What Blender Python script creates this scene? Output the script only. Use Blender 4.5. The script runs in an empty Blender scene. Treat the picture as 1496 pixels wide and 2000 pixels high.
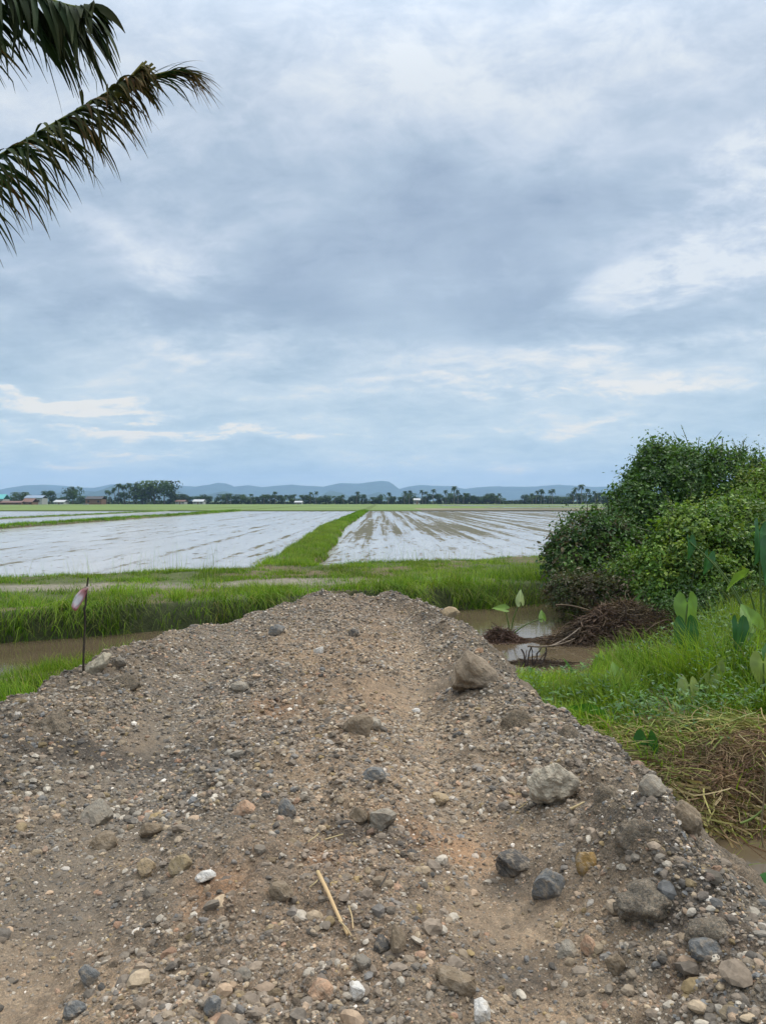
import bpy, bmesh, math, random
import numpy as np
from mathutils import Vector, Matrix
random.seed(7); rng = np.random.default_rng(7)
scene = bpy.context.scene; C = scene.collection
PI = math.pi

# ------------------------------------------------------------------ numpy noise
def _hash(ix, iy, s):
    h = (ix.astype(np.int64)*374761393 + iy.astype(np.int64)*668265263 + s*2147483647) & 0xffffffff
    h = ((h ^ (h >> 13)) * 1274126177) & 0xffffffff
    return ((h ^ (h >> 16)) & 0xffffff) / float(0xffffff)
def vnoise(x, y, s=0):
    x = np.asarray(x, float); y = np.asarray(y, float)
    ix = np.floor(x); iy = np.floor(y); fx = x-ix; fy = y-iy
    ux = fx*fx*(3-2*fx); uy = fy*fy*(3-2*fy)
    a = _hash(ix, iy, s); b = _hash(ix+1, iy, s); c = _hash(ix, iy+1, s); d = _hash(ix+1, iy+1, s)
    return (a+(b-a)*ux + (c-a)*uy + (a-b-c+d)*ux*uy)*2-1
def fbm(x, y, sc, octv=4, s=0, g=0.5):
    r = 0; a = 1; t = 0
    for o in range(octv):
        r = r + a*vnoise(x*sc+17.3*o, y*sc-9.1*o, s+o); t += a; a *= g; sc *= 2.03
    return r/t
def worley(x, y, sc, s=0):
    x = np.asarray(x, float)*sc; y = np.asarray(y, float)*sc
    ix = np.floor(x); iy = np.floor(y); best = np.full(x.shape, 9.0)
    for dx in (-1, 0, 1):
        for dy in (-1, 0, 1):
            jx = ix+dx; jy = iy+dy
            px = jx+_hash(jx, jy, s); py = jy+_hash(jx, jy, s+91)
            best = np.minimum(best, (px-x)**2+(py-y)**2)
    return np.sqrt(best)
def sstep(a, b, x):
    t = np.clip((x-a)/(b-a), 0, 1); return t*t*(3-2*t)

# ------------------------------------------------------------------ camera
CAM = np.array([0.0, 0.0, 1.6]); F = 1500.0; PITCH = -math.atan(22/1500.0)
cd = bpy.data.cameras.new('camera'); cam = bpy.data.objects.new('camera', cd); C.objects.link(cam)
cam.location = CAM; cam.rotation_euler = (PI/2+PITCH, 0, 0)
cd.sensor_fit = 'VERTICAL'; cd.sensor_height = 36; cd.lens = 36*F/2000
cd.clip_start = 0.05; cd.clip_end = 30000; scene.camera = cam
def ray(px, py):
    u = (px-748)/F; v = (1000-py)/F
    cp, sp = math.cos(PITCH), math.sin(PITCH)
    d = np.array([u, cp - v*sp, sp + v*cp]); return d
def at(px, py, Y):                 # world point on that sight line at depth Y
    d = ray(px, py); return CAM + d*(Y/d[1])
def az(px, Y): return (px-748)/F*Y

# ------------------------------------------------------------------ terrain
WL = -0.75      # canal water level
FL = -0.55      # paddy water level
def fb(x): return 15.7+0.48*np.clip(x, -26, 26)
def fe(x): return 24.2+0.47*np.clip(x, -30, 30)
_nx = [-60, -12, -5.4, -3.8, -2.5, 0, 1.2, 1.9, 2.9, 3.9, 6, 12, 30, 60]
_ny = [-12, 7.0, 9.7, 11.2, 12.3, 12.3, 9.7, 9.5, 9.9, 10.7, 13.2, 17.6, 24.8, 26]
def nb(x): return np.interp(x, _nx, _ny)
_ly = [-6, 0, 6, 7.5, 10, 11, 12.0, 12.9, 16]; _lx = [-4.4, -3.4, -2.88, -2.84, -2.45, -2.0, -1.6, -1.3, -1.3]
_ry = [-6, 0, 3, 4, 4.9, 6.1, 8, 9.2, 10.2, 11, 12, 12.9, 16]; _rx = [2.0, 1.5, 1.34, 1.38, 1.34, 1.10, 1.00, 1.04, 1.0, .92, .62, .4, .4]
def edges(x, y):
    l = np.interp(y, _ly, _lx)+0.13*fbm(x*0, y, 2.0, 4, 5); r = np.interp(y, _ry, _rx)+0.15*fbm(x*0, y, 2.0, 4, 9)
    return l, r
def rutmask(x, y):
    r1 = np.exp(-((x-(0.5-0.02*y+0.10*np.sin(y*0.8)))/0.27)**2)
    r2 = np.exp(-((x-(-1.3-0.11*(y-3)))/0.34)**2)
    return np.clip(r1+r2, 0, 1)*sstep(13, 9, y)
def h_road(x, y, fine=True):
    l, r = edges(x, y)
    rm = rutmask(x, y)
    z = 0.015*fbm(x, y, 0.7, 2, 1) - 0.13*rm
    z = z + 0.04*fbm(x, y, 1.9, 3, 2)*(1-0.6*rm) + 0.12*np.abs(fbm(x, y, 3.2, 4, 21))*(1-0.8*rm)
    z = z + 0.15*np.exp(-((x-(r-0.24))/0.20)**2)*np.clip(0.62+1.1*fbm(x, y, 2.1, 3, 3), 0, 1.4) + 0.05*np.exp(-((x-(l+0.3))/0.25)**2)
    z = z + 0.17*np.exp(-(((x-1.10)/0.20)**2+((y-3.1)/0.42)**2))      # grey heap on the right shoulder
    z = z + 0.03*np.exp(-(((x+0.75)/0.55)**2+((y-12.3)/0.6)**2)) + 0.07*sstep(10.5, 12, y)*fbm(x, y, 2.0, 3, 31)
    z = z - 0.10*sstep(7.5, 12, y) - 0.40*sstep(12.7, 15.8, y)
    if fine:
        k = 1-0.55*rm
        z = z + 0.016*fbm(x, y, 11, 3, 12)*k + (0.5-worley(x, y, 11, 4))*0.034*k + (0.5-worley(x, y, 27, 6))*0.020*(0.4+0.6*k)
    o = np.maximum(np.maximum(l-x, x-r), 0)
    return z - np.minimum(o, 0.12)*0.35 - np.maximum(o-0.08, 0)*0.95 + 0.09*np.abs(fbm(x, y, 3.5, 3, 8))*sstep(0, .15, o)
def bundmask(x, y):
    w = 0.12*fbm(x*0, y, .35, 3, 44)+.04*fbm(x*0, y, 1.6, 3, 45)
    xc = -3.9+.85*sstep(60, 24, y)
    m = sstep(1.2, .65, np.abs(x-xc+w*2.4))*sstep(20, 23, y)
    m = np.maximum(m, sstep(1.2, .6, np.abs(x+30+w*4))); m = np.maximum(m, sstep(.9, .4, np.abs(x+45+w*4))*.8)
    return m
def h_ground(x, y):
    x = np.asarray(x, float); y = np.asarray(y, float)
    w1 = 0.22*fbm(x, y, .8, 3, 50); w2 = 0.25*fbm(x, y, .9, 3, 51)
    right = sstep(0.8, 1.6, x)
    near = -0.42 - 0.06*right + 0.06*fbm(x, y, .8, 3, 52)
    near = near + (0.26*sstep(-4.6, -3.1, x)*sstep(9.5, 6.5, y)-0.24*sstep(-2.2, -.3, y-nb(x)))*(1-right)
    near = near - 0.55*np.exp(-(((x-2.75)/0.85)**2+((y-4.75)/0.95)**2))           # pool at the foot of the track
    near = near + 0.10*np.exp(-(((x-3.0)/0.8)**2+((y-6.3)/0.6)**2))                # hump under the uprooted straw
    z = near - 0.75*sstep(-0.55, 0.45, y-nb(x)+w1)                                  # canal bed
    pen = np.exp(-(((x-4.2)/1.3)**2+((y-(13.0+.25*(x-4)))/0.6)**2))+0.62*np.exp(-(((x-1.95)/0.5)**2+((y-12.9)/0.3)**2))
    z = np.maximum(z, -1.1+(0.60+.30*fbm(x, y, 1.7, 3, 61))*np.clip(pen*1.25, 0, 1)+0.05*fbm(x, y, 3, 2, 60)*(y < 20))
    f = sstep(-0.35, 0.35, y-fb(x)+w2)
    bank = -0.30 + 0.05*fbm(x, y, .7, 3, 53)
    z = z*(1-f)+bank*f
    g = sstep(-0.7, 0.5, y-fe(x)+w1*1.5)*(1-bundmask(x, y)*0.85)
    far = -0.80+0.32*sstep(155, 160, y)
    z = z*(1-g)+far*g
    l, r = edges(x, y)
    inside = np.minimum(x-l, r-x)
    z = np.where((y < 15.9), z-0.5*sstep(0.1, .8, inside), z)
    return z
def h_any(x, y):
    return np.maximum(h_road(x, y, False)+.012, h_ground(x, y)) if True else 0
def hit(px, py, f=None, lo=1.5, hi=60):
    f = f or h_any; d = ray(px, py); ts = np.concatenate([np.arange(lo, 16, .02), np.arange(16, hi, .1)])
    x = CAM[0]+d[0]*ts; y = d[1]*ts; z = CAM[2]+d[2]*ts
    b = z < f(x, y)
    i = int(np.argmax(b)) if b.any() else len(ts)-1
    return np.array([x[i], y[i], z[i]])

# ------------------------------------------------------------------ mesh helpers
def mk(name, V, Fc, col=None, mat=None, parent=None, smooth=False):
    """Fc: list of int arrays (n,k)"""
    V = np.asarray(V, np.float32); me = bpy.data.meshes.new(name)
    if not isinstance(Fc, (list, tuple)): Fc = [Fc]
    Fc = [np.asarray(f, np.int32) for f in Fc if len(f)]
    me.vertices.add(len(V)); me.vertices.foreach_set('co', V.ravel())
    nl = sum(f.size for f in Fc); nf = sum(len(f) for f in Fc)
    me.loops.add(nl); me.polygons.add(nf)
    me.loops.foreach_set('vertex_index', np.concatenate([f.ravel() for f in Fc]))
    tot = np.concatenate([np.full(len(f), f.shape[1], np.int32) for f in Fc])
    st = np.concatenate([[0], np.cumsum(tot)[:-1]]).astype(np.int32)
    me.polygons.foreach_set('loop_start', st); me.polygons.foreach_set('loop_total', tot)
    me.polygons.foreach_set('use_smooth', np.full(nf, smooth))
    if col is not None:
        a = me.color_attributes.new('Col', 'FLOAT_COLOR', 'POINT')
        c4 = np.ones((len(V), 4), np.float32); c4[:, :3] = col; a.data.foreach_set('color', c4.ravel())
    me.update(calc_edges=True)
    if mat: me.materials.append(mat)
    o = bpy.data.objects.new(name, me); C.objects.link(o)
    if parent is not None: o.parent = parent
    return o
def tag(o, label=None, cat=None, group=None, kind=None):
    if label: o['label'] = label
    if cat: o['category'] = cat
    if group: o['group'] = group
    if kind: o['kind'] = kind
    return o
def thing(name, label, cat, loc=(0, 0, 0), rz=0, group=None):
    o = bpy.data.objects.new(name, None); C.objects.link(o); o.empty_display_size = .2
    o.location = loc; o.rotation_euler = (0, 0, rz); return tag(o, label, cat, group)
def copy_tree(o, parent=None):
    c = o.copy(); C.objects.link(c)
    if parent is not None: c.parent = parent
    for ch in [q for q in o.children]: copy_tree(ch, c)
    return c
class Acc:
    def __init__(s): s.V = []; s.F = {}; s.C = []; s.n = 0
    def add(s, V, F, col=None):
        V = np.asarray(V, float).reshape(-1, 3); F = np.asarray(F, int)
        s.V.append(V); s.F.setdefault(F.shape[1], []).append(F+s.n)
        c = np.ones((len(V), 3))*(np.asarray(col) if col is not None else 1.0); s.C.append(c); s.n += len(V)
    def build(s, name, mat, parent=None, smooth=False):
        return mk(name, np.concatenate(s.V), [np.concatenate(f) for f in s.F.values()], np.concatenate(s.C), mat, parent, smooth)
def tube(P, R, n=7, col=None, acc=None, cap=True):
    P = np.asarray(P, float); R = np.broadcast_to(np.asarray(R, float), (len(P),))
    T = np.gradient(P, axis=0); T /= np.linalg.norm(T, axis=1)[:, None]+1e-9
    up = np.array([0, 0, 1.0]) if abs(T[0][2]) < .9 else np.array([1.0, 0, 0])
    S = np.cross(T, up); S /= np.linalg.norm(S, axis=1)[:, None]+1e-9; U = np.cross(S, T)
    a = np.arange(n)*2*PI/n
    V = P[:, None, :]+R[:, None, None]*(np.cos(a)[None, :, None]*S[:, None, :]+np.sin(a)[None, :, None]*U[:, None, :])
    i = np.arange(len(P)-1)[:, None]; j = np.arange(n)[None, :]; k = (j+1) % n
    Fq = np.stack([i*n+j, i*n+k, (i+1)*n+k, (i+1)*n+j], -1).reshape(-1, 4)
    V = V.reshape(-1, 3)
    if acc is not None: acc.add(V, Fq, col)
    if cap and acc is not None:
        acc.add(np.vstack([V[:n], P[0]]), [[q, (q+1) % n, n] for q in range(n)], col)
        acc.add(np.vstack([V[-n:], P[-1]]), [[(q+1) % n, q, n] for q in range(n)], col)
    return V, Fq
def ribbons(B, D, H, W, bend, col, K=4, yaw=None, tipw=.08, tipcol=None, droop=.45, fold=0):
    """curved blades. B bases, D horizontal lean direction (unit, n,3), H length, W width, bend"""
    n = len(B); s = np.linspace(0, 1, K+1)
    H = np.broadcast_to(H, n); W = np.broadcast_to(W, n); bend = np.broadcast_to(bend, n)
    up = np.array([0, 0, 1.0])
    P = B[:, None, :] + D[:, None, :]*(H*bend)[:, None, None]*(s**1.7)[None, :, None] + up*(H[:, None]*(s[None, :]-droop*bend[:, None]*s[None, :]**2))[:, :, None]
    ya = rng.uniform(-1.2, 1.2, n) if yaw is None else yaw
    S = np.cross(D, up); S = S*np.cos(ya)[:, None]+D*np.sin(ya)[:, None]
    w = (W[:, None]*np.clip((1-s[None, :])**.75, tipw, 1)*.5)[:, :, None]
    V = np.stack([P-S[:, None, :]*w, P+S[:, None, :]*w], 2).reshape(-1, 3)
    b = (np.arange(n)*(K+1)*2)[:, None]; i = (np.arange(K)*2)[None, :]
    F = np.stack([b+i, b+i+1, b+i+3, b+i+2], -1).reshape(-1, 4)
    cc = np.repeat(np.asarray(col)[:, None, :], (K+1), 1)
    if tipcol is not None:
        t = (s**2.5)[None, :, None]; cc = cc*(1-t*tipcol[0])+np.asarray(tipcol[1])[None, None, :]*t*tipcol[0]
    Cc = np.repeat(cc, 2, axis=1).reshape(-1, 3)
    return V, F, Cc

# ------------------------------------------------------------------ materials
class NT:
    def __init__(s, tree): s.t = tree; tree.nodes.clear()
    def n(s, typ, ins=None, **kw):
        nd = s.t.nodes.new(typ)
        for k, v in kw.items(): setattr(nd, k, v)
        for k, v in (ins or {}).items():
            sk = nd.inputs[k]
            if hasattr(v, 'links'): s.t.links.new(v, sk)
            else: sk.default_value = v
        return nd
    def math(s, op, a, b=0.0, c=0.0, clamp=False): return s.n('ShaderNodeMath', {0: a, 1: b, 2: c}, operation=op, use_clamp=clamp).outputs[0]
    def mix(s, f, a, b, blend='MIX'):
        nd = s.n('ShaderNodeMix', data_type='RGBA', blend_type=blend)
        for k, v in ((0, f), (6, a), (7, b)):
            if hasattr(v, 'links'): s.t.links.new(v, nd.inputs[k])
            else: nd.inputs[k].default_value = v
        return nd.outputs[2]
    def mr(s, v, a, b, c=0.0, d=1.0, interp='SMOOTHSTEP'):
        return s.n('ShaderNodeMapRange', {0: v, 1: a, 2: b, 3: c, 4: d}, interpolation_type=interp).outputs[0]
    def ramp(s, f, pts, interp='LINEAR'):
        nd = s.n('ShaderNodeValToRGB', {0: f}); cr = nd.color_ramp; cr.interpolation = interp
        while len(cr.elements) < len(pts): cr.elements.new(.5)
        for e, (p, c) in zip(cr.elements, pts): e.position = p; e.color = (*c, 1) if len(c) == 3 else c
        return nd.outputs[0]
    def noise(s, vec, scale, detail=4, rough=.5, dist=0.0):
        return s.n('ShaderNodeTexNoise', {'Vector': vec, 'Scale': scale, 'Detail': detail, 'Roughness': rough, 'Distortion': dist})
def material(name):
    m = bpy.data.materials.new(name); m.use_nodes = True; N = NT(m.node_tree)
    out = N.n('ShaderNodeOutputMaterial'); return m, N, out
def fin(N, out, sh): N.t.links.new(sh, out.inputs['Surface'])
def obj_co(N): return N.n('ShaderNodeTexCoord').outputs['Object']

def leaf_mat(name, rough=.45, trans=.35, spec=.35, tint=(1, 1, 1)):
    m, N, out = material(name)
    a = N.n('ShaderNodeAttribute', attribute_name='Col').outputs['Color']
    co = obj_co(N); nz = N.noise(co, 1.7, 3).outputs[0]
    c = N.mix(1.0, a, N.ramp(nz, [(.3, (.72*tint[0], .8*tint[1], .7*tint[2])), (.7, (1.25*tint[0], 1.15*tint[1], 1.1*tint[2]))]), 'MULTIPLY')
    p = N.n('ShaderNodeBsdfPrincipled', {'Base Color': c, 'Roughness': rough, 'Specular IOR Level': spec})
    tr = N.n('ShaderNodeBsdfTranslucent', {'Color': N.mix(1.0, c, (1.3, 1.25, .6, 1), 'MULTIPLY')})
    fin(N, out, N.n('ShaderNodeMixShader', {0: trans, 1: p.outputs[0], 2: tr.outputs[0]}).outputs[0]); return m
M_grass = leaf_mat('grass_blade', .6, .4, .08)
M_leaf = leaf_mat('bush_leaf', .45, .3, .35)
M_taro = leaf_mat('taro_leaf', .38, .35, .4)
M_frond = leaf_mat('palm_frond', .7, .10, .06)
M_straw = leaf_mat('dry_straw', .75, .12, .15)
M_far = leaf_mat('far_foliage', .7, .1, .1)

def attr_mat(name, rough=.85, spec=.25, nscale=30, namp=.35, bump=.3, bscale=60, bdist=.004):
    m, N, out = material(name); co = obj_co(N)
    a = N.n('ShaderNodeAttribute', attribute_name='Col').outputs['Color']
    nz = N.noise(co, nscale, 5, .6).outputs[0]
    c = N.mix(1.0, a, N.ramp(nz, [(.28, (1-namp,)*3), (.72, (1+namp,)*3)]), 'MULTIPLY')
    b = N.n('ShaderNodeBump', {'Strength': bump, 'Distance': bdist, 'Height': N.noise(co, bscale, 5, .65).outputs[0]})
    fin(N, out, N.n('ShaderNodeBsdfPrincipled', {'Base Color': c, 'Roughness': rough, 'Specular IOR Level': spec, 'Normal': b.outputs[0]}).outputs[0]); return m
M_stone = attr_mat('pebble', .85, .2, 40, .3, .5, 90)
M_bark = attr_mat('bark', .9, .15, 14, .45, .6, 30, .01)

# rocks: attribute colour with veins, dust in the hollows
m, N, out = material('rock'); co = obj_co(N)
a = N.n('ShaderNodeAttribute', attribute_name='Col').outputs['Color']
n1 = N.noise(co, 9, 6, .65, .4).outputs[0]; n2 = N.noise(co, 45, 4, .6).outputs[0]
c = N.mix(1.0, a, N.ramp(n1, [(.25, (.55, .52, .48)), (.5, (1, 1, 1)), (.75, (1.35, 1.3, 1.22))]), 'MULTIPLY')
c = N.mix(N.mr(n2, .48, .62, 0, .6), c, (.27, .22, .16, 1))
n3 = N.noise(co, 3.2, 5, .7).outputs[0]; c = N.mix(N.mr(n3, .5, .62, 0, .55), c, (.19, .155, .115, 1))
b = N.n('ShaderNodeBump', {'Strength': .8, 'Distance': .03, 'Height': N.math('ADD', n1, N.math('MULTIPLY', n2, .35))})
fin(N, out, N.n('ShaderNodeBsdfPrincipled', {'Base Color': c, 'Roughness': .85, 'Specular IOR Level': .2, 'Normal': b.outputs[0]}).outputs[0]); M_rock = m

# gravel bed: two sizes of voronoi stones over dirt, tinted by large patches held in the vertex colour
m, N, out = material('gravel_bed'); co = obj_co(N)
a = N.n('ShaderNodeAttribute', attribute_name='Col')
base = a.outputs['Color']; dust = a.outputs['Alpha']
wv = N.n('ShaderNodeVectorMath', {0: co, 1: N.n('ShaderNodeVectorMath', {0: N.noise(co, 14, 3).outputs[1], 3: .02}, operation='SCALE').outputs[0]}, operation='ADD').outputs[0]
pal = [(0, (.42, .41, .40)), (.22, (.70, .68, .66)), (.4, (1.0, .96, .90)), (.55, (1.5, 1.32, 1.05)), (.68, (.78, .80, .82)), (.8, (1.6, 1.52, 1.38)), (.9, (1.25, .95, .72)), (1, (2.6, 2.45, 2.2))]
def vor(scale): return N.n('ShaderNodeTexVoronoi', {'Vector': wv, 'Scale': scale, 'Randomness': 1.0})
hs = []; col = None
for sc, wgt in ((38, .55), (85, .8), (190, .6)):
    v = vor(sc); sx = N.n('ShaderNodeSeparateColor', {0: v.outputs['Color']})
    cc = N.ramp(sx.outputs[0], pal)
    on = N.mr(sx.outputs[1], .45, .55) if sc != 190 else 1.0
    f = N.math('MULTIPLY', on, wgt) if sc != 190 else wgt
    col = cc if col is None else N.mix(f, col, cc) if sc != 38 else col
    hs.append(N.math('MULTIPLY', N.math('SUBTRACT', .6, v.outputs['Distance']), 12.0/sc))
fine = N.noise(co, 320, 4, .7).outputs[0]; mid = N.noise(co, 6, 5, .6).outputs[0]
col = N.mix(N.math('MULTIPLY', dust, .35), col, (1.02, .98, .94, 1))
col = N.mix(.8, (1, 1, 1, 1), col)
col = N.mix(1.0, col, N.ramp(fine, [(.25, (.5, .48, .46)), (.75, (1.5, 1.48, 1.44))]), 'MULTIPLY')
col = N.mix(1.0, col, N.ramp(mid, [(.3, (.78, .77, .77)), (.7, (1.15, 1.13, 1.1))]), 'MULTIPLY')
col = N.mix(1.0, base, col, 'MULTIPLY')
hgt = N.math('ADD', N.math('ADD', hs[0], hs[1]), N.math('ADD', hs[2], N.math('MULTIPLY', fine, .12)))
b = N.n('ShaderNodeBump', {'Strength': N.math('SUBTRACT', .9, N.math('MULTIPLY', dust, .4)), 'Distance': .03, 'Height': hgt})
fin(N, out, N.n('ShaderNodeBsdfPrincipled', {'Base Color': col, 'Roughness': .9, 'Specular IOR Level': .18, 'Normal': b.outputs[0]}).outputs[0]); M_gravel = m

# soil
m, N, out = material('soil'); co = obj_co(N)
a = N.n('ShaderNodeAttribute', attribute_name='Col').outputs['Color']
n1 = N.noise(co, .35, 6, .6).outputs[0]; n2 = N.noise(co, 7, 6, .65).outputs[0]
c = N.mix(1.0, a, N.ramp(n2, [(.3, (.6, .6, .6)), (.7, (1.35, 1.32, 1.25))]), 'MULTIPLY')
c = N.mix(1.0, c, N.ramp(n1, [(.3, (.8, .85, .8)), (.7, (1.2, 1.12, 1.1))]), 'MULTIPLY')
b = N.n('ShaderNodeBump', {'Strength': .8, 'Distance': .06, 'Height': n2})
fin(N, out, N.n('ShaderNodeBsdfPrincipled', {'Base Color': c, 'Roughness': .9, 'Specular IOR Level': .2, 'Normal': b.outputs[0]}).outputs[0]); M_soil = m

# muddy canal water
m, N, out = material('muddy_water'); co = obj_co(N)
n1 = N.noise(co, .5, 4, .6, .5).outputs[0]; n2 = N.noise(co, 5, 4, .55).outputs[0]
c = N.ramp(n1, [(.3, (.075, .056, .034)), (.7, (.115, .088, .054))])
b = N.n('ShaderNodeBump', {'Strength': .10, 'Distance': .03, 'Height': n2})
fin(N, out, N.n('ShaderNodeBsdfPrincipled', {'Base Color': c, 'Roughness': .05, 'IOR': 1.33, 'Normal': b.outputs[0]}).outputs[0]); M_canal = m

# flooded paddy: silty water with wet mud lying just clear of it in rows along the plough direction
m, N, out = material('paddy_water'); co = obj_co(N)
sp = N.n('ShaderNodeSeparateXYZ', {0: co}); X, Y = sp.outputs[0], sp.outputs[1]
def vec(x, y, z=0.0): return N.n('ShaderNodeCombineXYZ', {0: x, 1: y, 2: z}).outputs[0]
big = N.noise(co, .045, 4, .55).outputs[0]
rows = N.noise(vec(N.math('MULTIPLY', X, 1.05), N.math('MULTIPLY', Y, .013)), 1.0, 5, .62, .25).outputs[0]
patch = N.noise(vec(N.math('MULTIPLY', X, 1.3), N.math('MULTIPLY', Y, .22)), 1.0, 6, .72, .2).outputs[0]
crumb = N.noise(vec(N.math('MULTIPLY', X, 3.0), N.math('MULTIPLY', Y, 1.1)), 1.0, 6, .75).outputs[0]
# right hand field is muddier between 42 and 150 m
R = N.math('MULTIPLY', N.mr(X, -3.4, -2.2), N.math('MULTIPLY', N.mr(Y, 38, 52), 1.0))
thr = N.math('SUBTRACT', .618, N.math('MULTIPLY', R, .058))
rw = N.math('ADD', .36, N.math('MULTIPLY', R, .2)); pw_ = N.math('SUBTRACT', .40, N.math('MULTIPLY', R, .2))
v = N.math('ADD', N.math('ADD', N.math('MULTIPLY', rows, rw), N.math('MULTIPLY', patch, pw_)), N.math('MULTIPLY', crumb, .24))
v = N.math('ADD', v, N.math('MULTIPLY', N.math('SUBTRACT', big, .5), .12))
mud = N.mr(N.math('SUBTRACT', v, thr), -.075, -.045)
shal = N.mr(N.math('SUBTRACT', v, thr), -.16, -.06)
wcol = N.ramp(big, [(.35, (.31, .295, .28)), (.7, (.38, .365, .345))])
wcol = N.mix(N.math('MULTIPLY', shal, .5), wcol, (.15, .125, .095, 1))
mcol = N.ramp(crumb, [(.35, (.050, .046, .028)), (.65, (.105, .10, .052))])
col = N.mix(mud, wcol, mcol)
rough = N.math('ADD', N.math('MULTIPLY', mud, .62), .16)
b = N.n('ShaderNodeBump', {'Strength': .35, 'Distance': .05, 'Height': N.math('ADD', N.math('MULTIPLY', mud, 1.0), N.math('MULTIPLY', crumb, .25))})
fin(N, out, N.n('ShaderNodeBsdfPrincipled', {'Base Color': col, 'Roughness': rough, 'IOR': 1.36, 'Normal': b.outputs[0]}).outputs[0]); M_paddy = m

def plain(name, col, rough=.8, nscale=.05, amp=.25, spec=.2):
    m, N, out = material(name); co = obj_co(N); nz = N.noise(co, nscale, 6, .6).outputs[0]
    c = N.mix(1.0, (*col, 1), N.ramp(nz, [(.3, (1-amp,)*3), (.7, (1+amp,)*3)]), 'MULTIPLY')
    fin(N, out, N.n('ShaderNodeBsdfPrincipled', {'Base Color': c, 'Roughness': rough, 'Specular IOR Level': spec}).outputs[0]); return m

# ------------------------------------------------------------------ world, sun, haze
SUN_EL, SUN_AZ = math.radians(52), math.radians(60)    # azimuth from +Y towards +X
w = bpy.data.worlds.new('World'); scene.world = w; w.use_nodes = True; N = NT(w.node_tree)
outw = N.n('ShaderNodeOutputWorld')
d = N.n('ShaderNodeTexCoord').outputs['Generated']; s3 = N.n('ShaderNodeSeparateXYZ', {0: d}); dx, dy, dz = s3.outputs
zz = N.math('MAXIMUM', dz, 0.0)
zp = N.math('ADD', zz, .24)
U = N.math('DIVIDE', dx, zp); Vv = N.math('DIVIDE', dy, zp)
pv = N.n('ShaderNodeCombineXYZ', {0: U, 1: Vv, 2: 3.7}).outputs[0]
pv2 = N.n('ShaderNodeCombineXYZ', {0: N.math('ADD', N.math('MULTIPLY', U, .8), N.math('MULTIPLY', Vv, -.2)), 1: N.math('ADD', Vv, N.math('MULTIPLY', U, .2)), 2: 1.2}).outputs[0]
c1 = N.noise(pv, 1.35, 6, .55, .35).outputs[0]
c2 = N.noise(pv2, 3.4, 7, .6, .45).outputs[0]
c3 = N.noise(pv2, 10, 7, .66, .4).outputs[0]
wob = N.n('ShaderNodeSeparateColor', {0: N.noise(pv2, 1.7, 6, .62, .4).outputs[1]})
azm = N.math('ADD', N.math('ARCTAN2', dx, dy), N.math('MULTIPLY', N.math('SUBTRACT', wob.outputs[0], .5), .34)); ele = N.math('ADD', N.math('ARCSINE', dz), N.math('MULTIPLY', N.math('MULTIPLY', N.math('SUBTRACT', wob.outputs[1], .5), .26), N.mr(dz, 0, .3, .22, 1)))
def blob(px, py, wx, wy, amp, rot=0.0):
    a0 = math.atan((px-748)/F); e0 = math.atan((978-py)/F*math.cos(a0))
    a = N.math('SUBTRACT', azm, a0); e = N.math('SUBTRACT', ele, e0); cr, sr = math.cos(rot), math.sin(rot)
    p = N.math('ADD', N.math('MULTIPLY', a, cr*F/wx), N.math('MULTIPLY', e, sr*F/wx)); q = N.math('ADD', N.math('MULTIPLY', a, -sr*F/wy), N.math('MULTIPLY', e, cr*F/wy))
    r2 = N.math('ADD', N.math('MULTIPLY', p, p), N.math('MULTIPLY', q, q))
    return N.math('MULTIPLY', N.math('EXPONENT', N.math('MULTIPLY', r2, -1.0)), amp)
tone = N.math('ADD', N.math('ADD', N.math('MULTIPLY', N.math('SUBTRACT', c1, .5), 1.0), N.math('MULTIPLY', N.math('SUBTRACT', c2, .5), .98)), N.math('ADD', N.math('MULTIPLY', N.math('SUBTRACT', c3, .5), .62), .555))
B_ = None
for bl in [(900, 60, 520, 160, .15), (1330, 80, 300, 160, .10), (330, 250, 330, 200, .10), (1000, 500, 560, 120, -.13, -.28), (480, 560, 420, 90, -.14), (1420, 230, 300, 60, -.14, .35),
           (320, 500, 100, 32, .30), (1420, 400, 250, 80, .38, .45), (1350, 540, 230, 30, .4, .25), (1250, 690, 420, 55, .34, .05), (420, 670, 200, 34, .24),
           (110, 790, 170, 24, .30), (60, 772, 140, 7, .3), (210, 806, 170, 6, .3), (160, 836, 150, 7, .38), (390, 862, 130, 6, .3), (20, 868, 70, 6, .3), (250, 884, 200, 5, .22), (1150, 830, 240, 7, .18), (1000, 780, 300, 9, .18), (1350, 770, 200, 10, .2), (700, 850, 200, 8, -.15), (760, 760, 260, 10, .15), (760, 600, 300, 60, -.09), (300, 850, 230, 11, .42), (560, 855, 120, 9, .35), (60, 905, 90, 6, .35), (90, 760, 260, 14, -.1), (1000, 620, 300, 60, -.09), (1000, 900, 100, 12, .12), (250, 820, 200, 10, -.16), (1360, 828, 40, 5, -.25)]:
    B_ = blob(*bl) if B_ is None else N.math('ADD', B_, blob(*bl))
tone = N.math('ADD', tone, N.math('MULTIPLY', B_, N.mr(N.math('ADD', N.math('MULTIPLY', c2, .5), N.math('MULTIPLY', c3, .5)), .38, .6, .35, 1.25)))
K = 10.0
def k(c): return tuple(q*K for q in c)
cl = N.ramp(tone, [(0.0, (.20, .29, .40)), (.25, (.295, .372, .48)), (.5, (.385, .472, .575)), (.75, (.515, .585, .675)), (1.0, (.66, .705, .745))])
hz = N.ramp(tone, [(0.0, (.31, .42, .50)), (.4, (.43, .55, .63)), (.7, (.56, .655, .70)), (1.0, (.84, .78, .68))])
hf = N.mr(dz, .03, .30, 1.0, 0.0)
cl = N.mix(hf, cl, hz)
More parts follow.
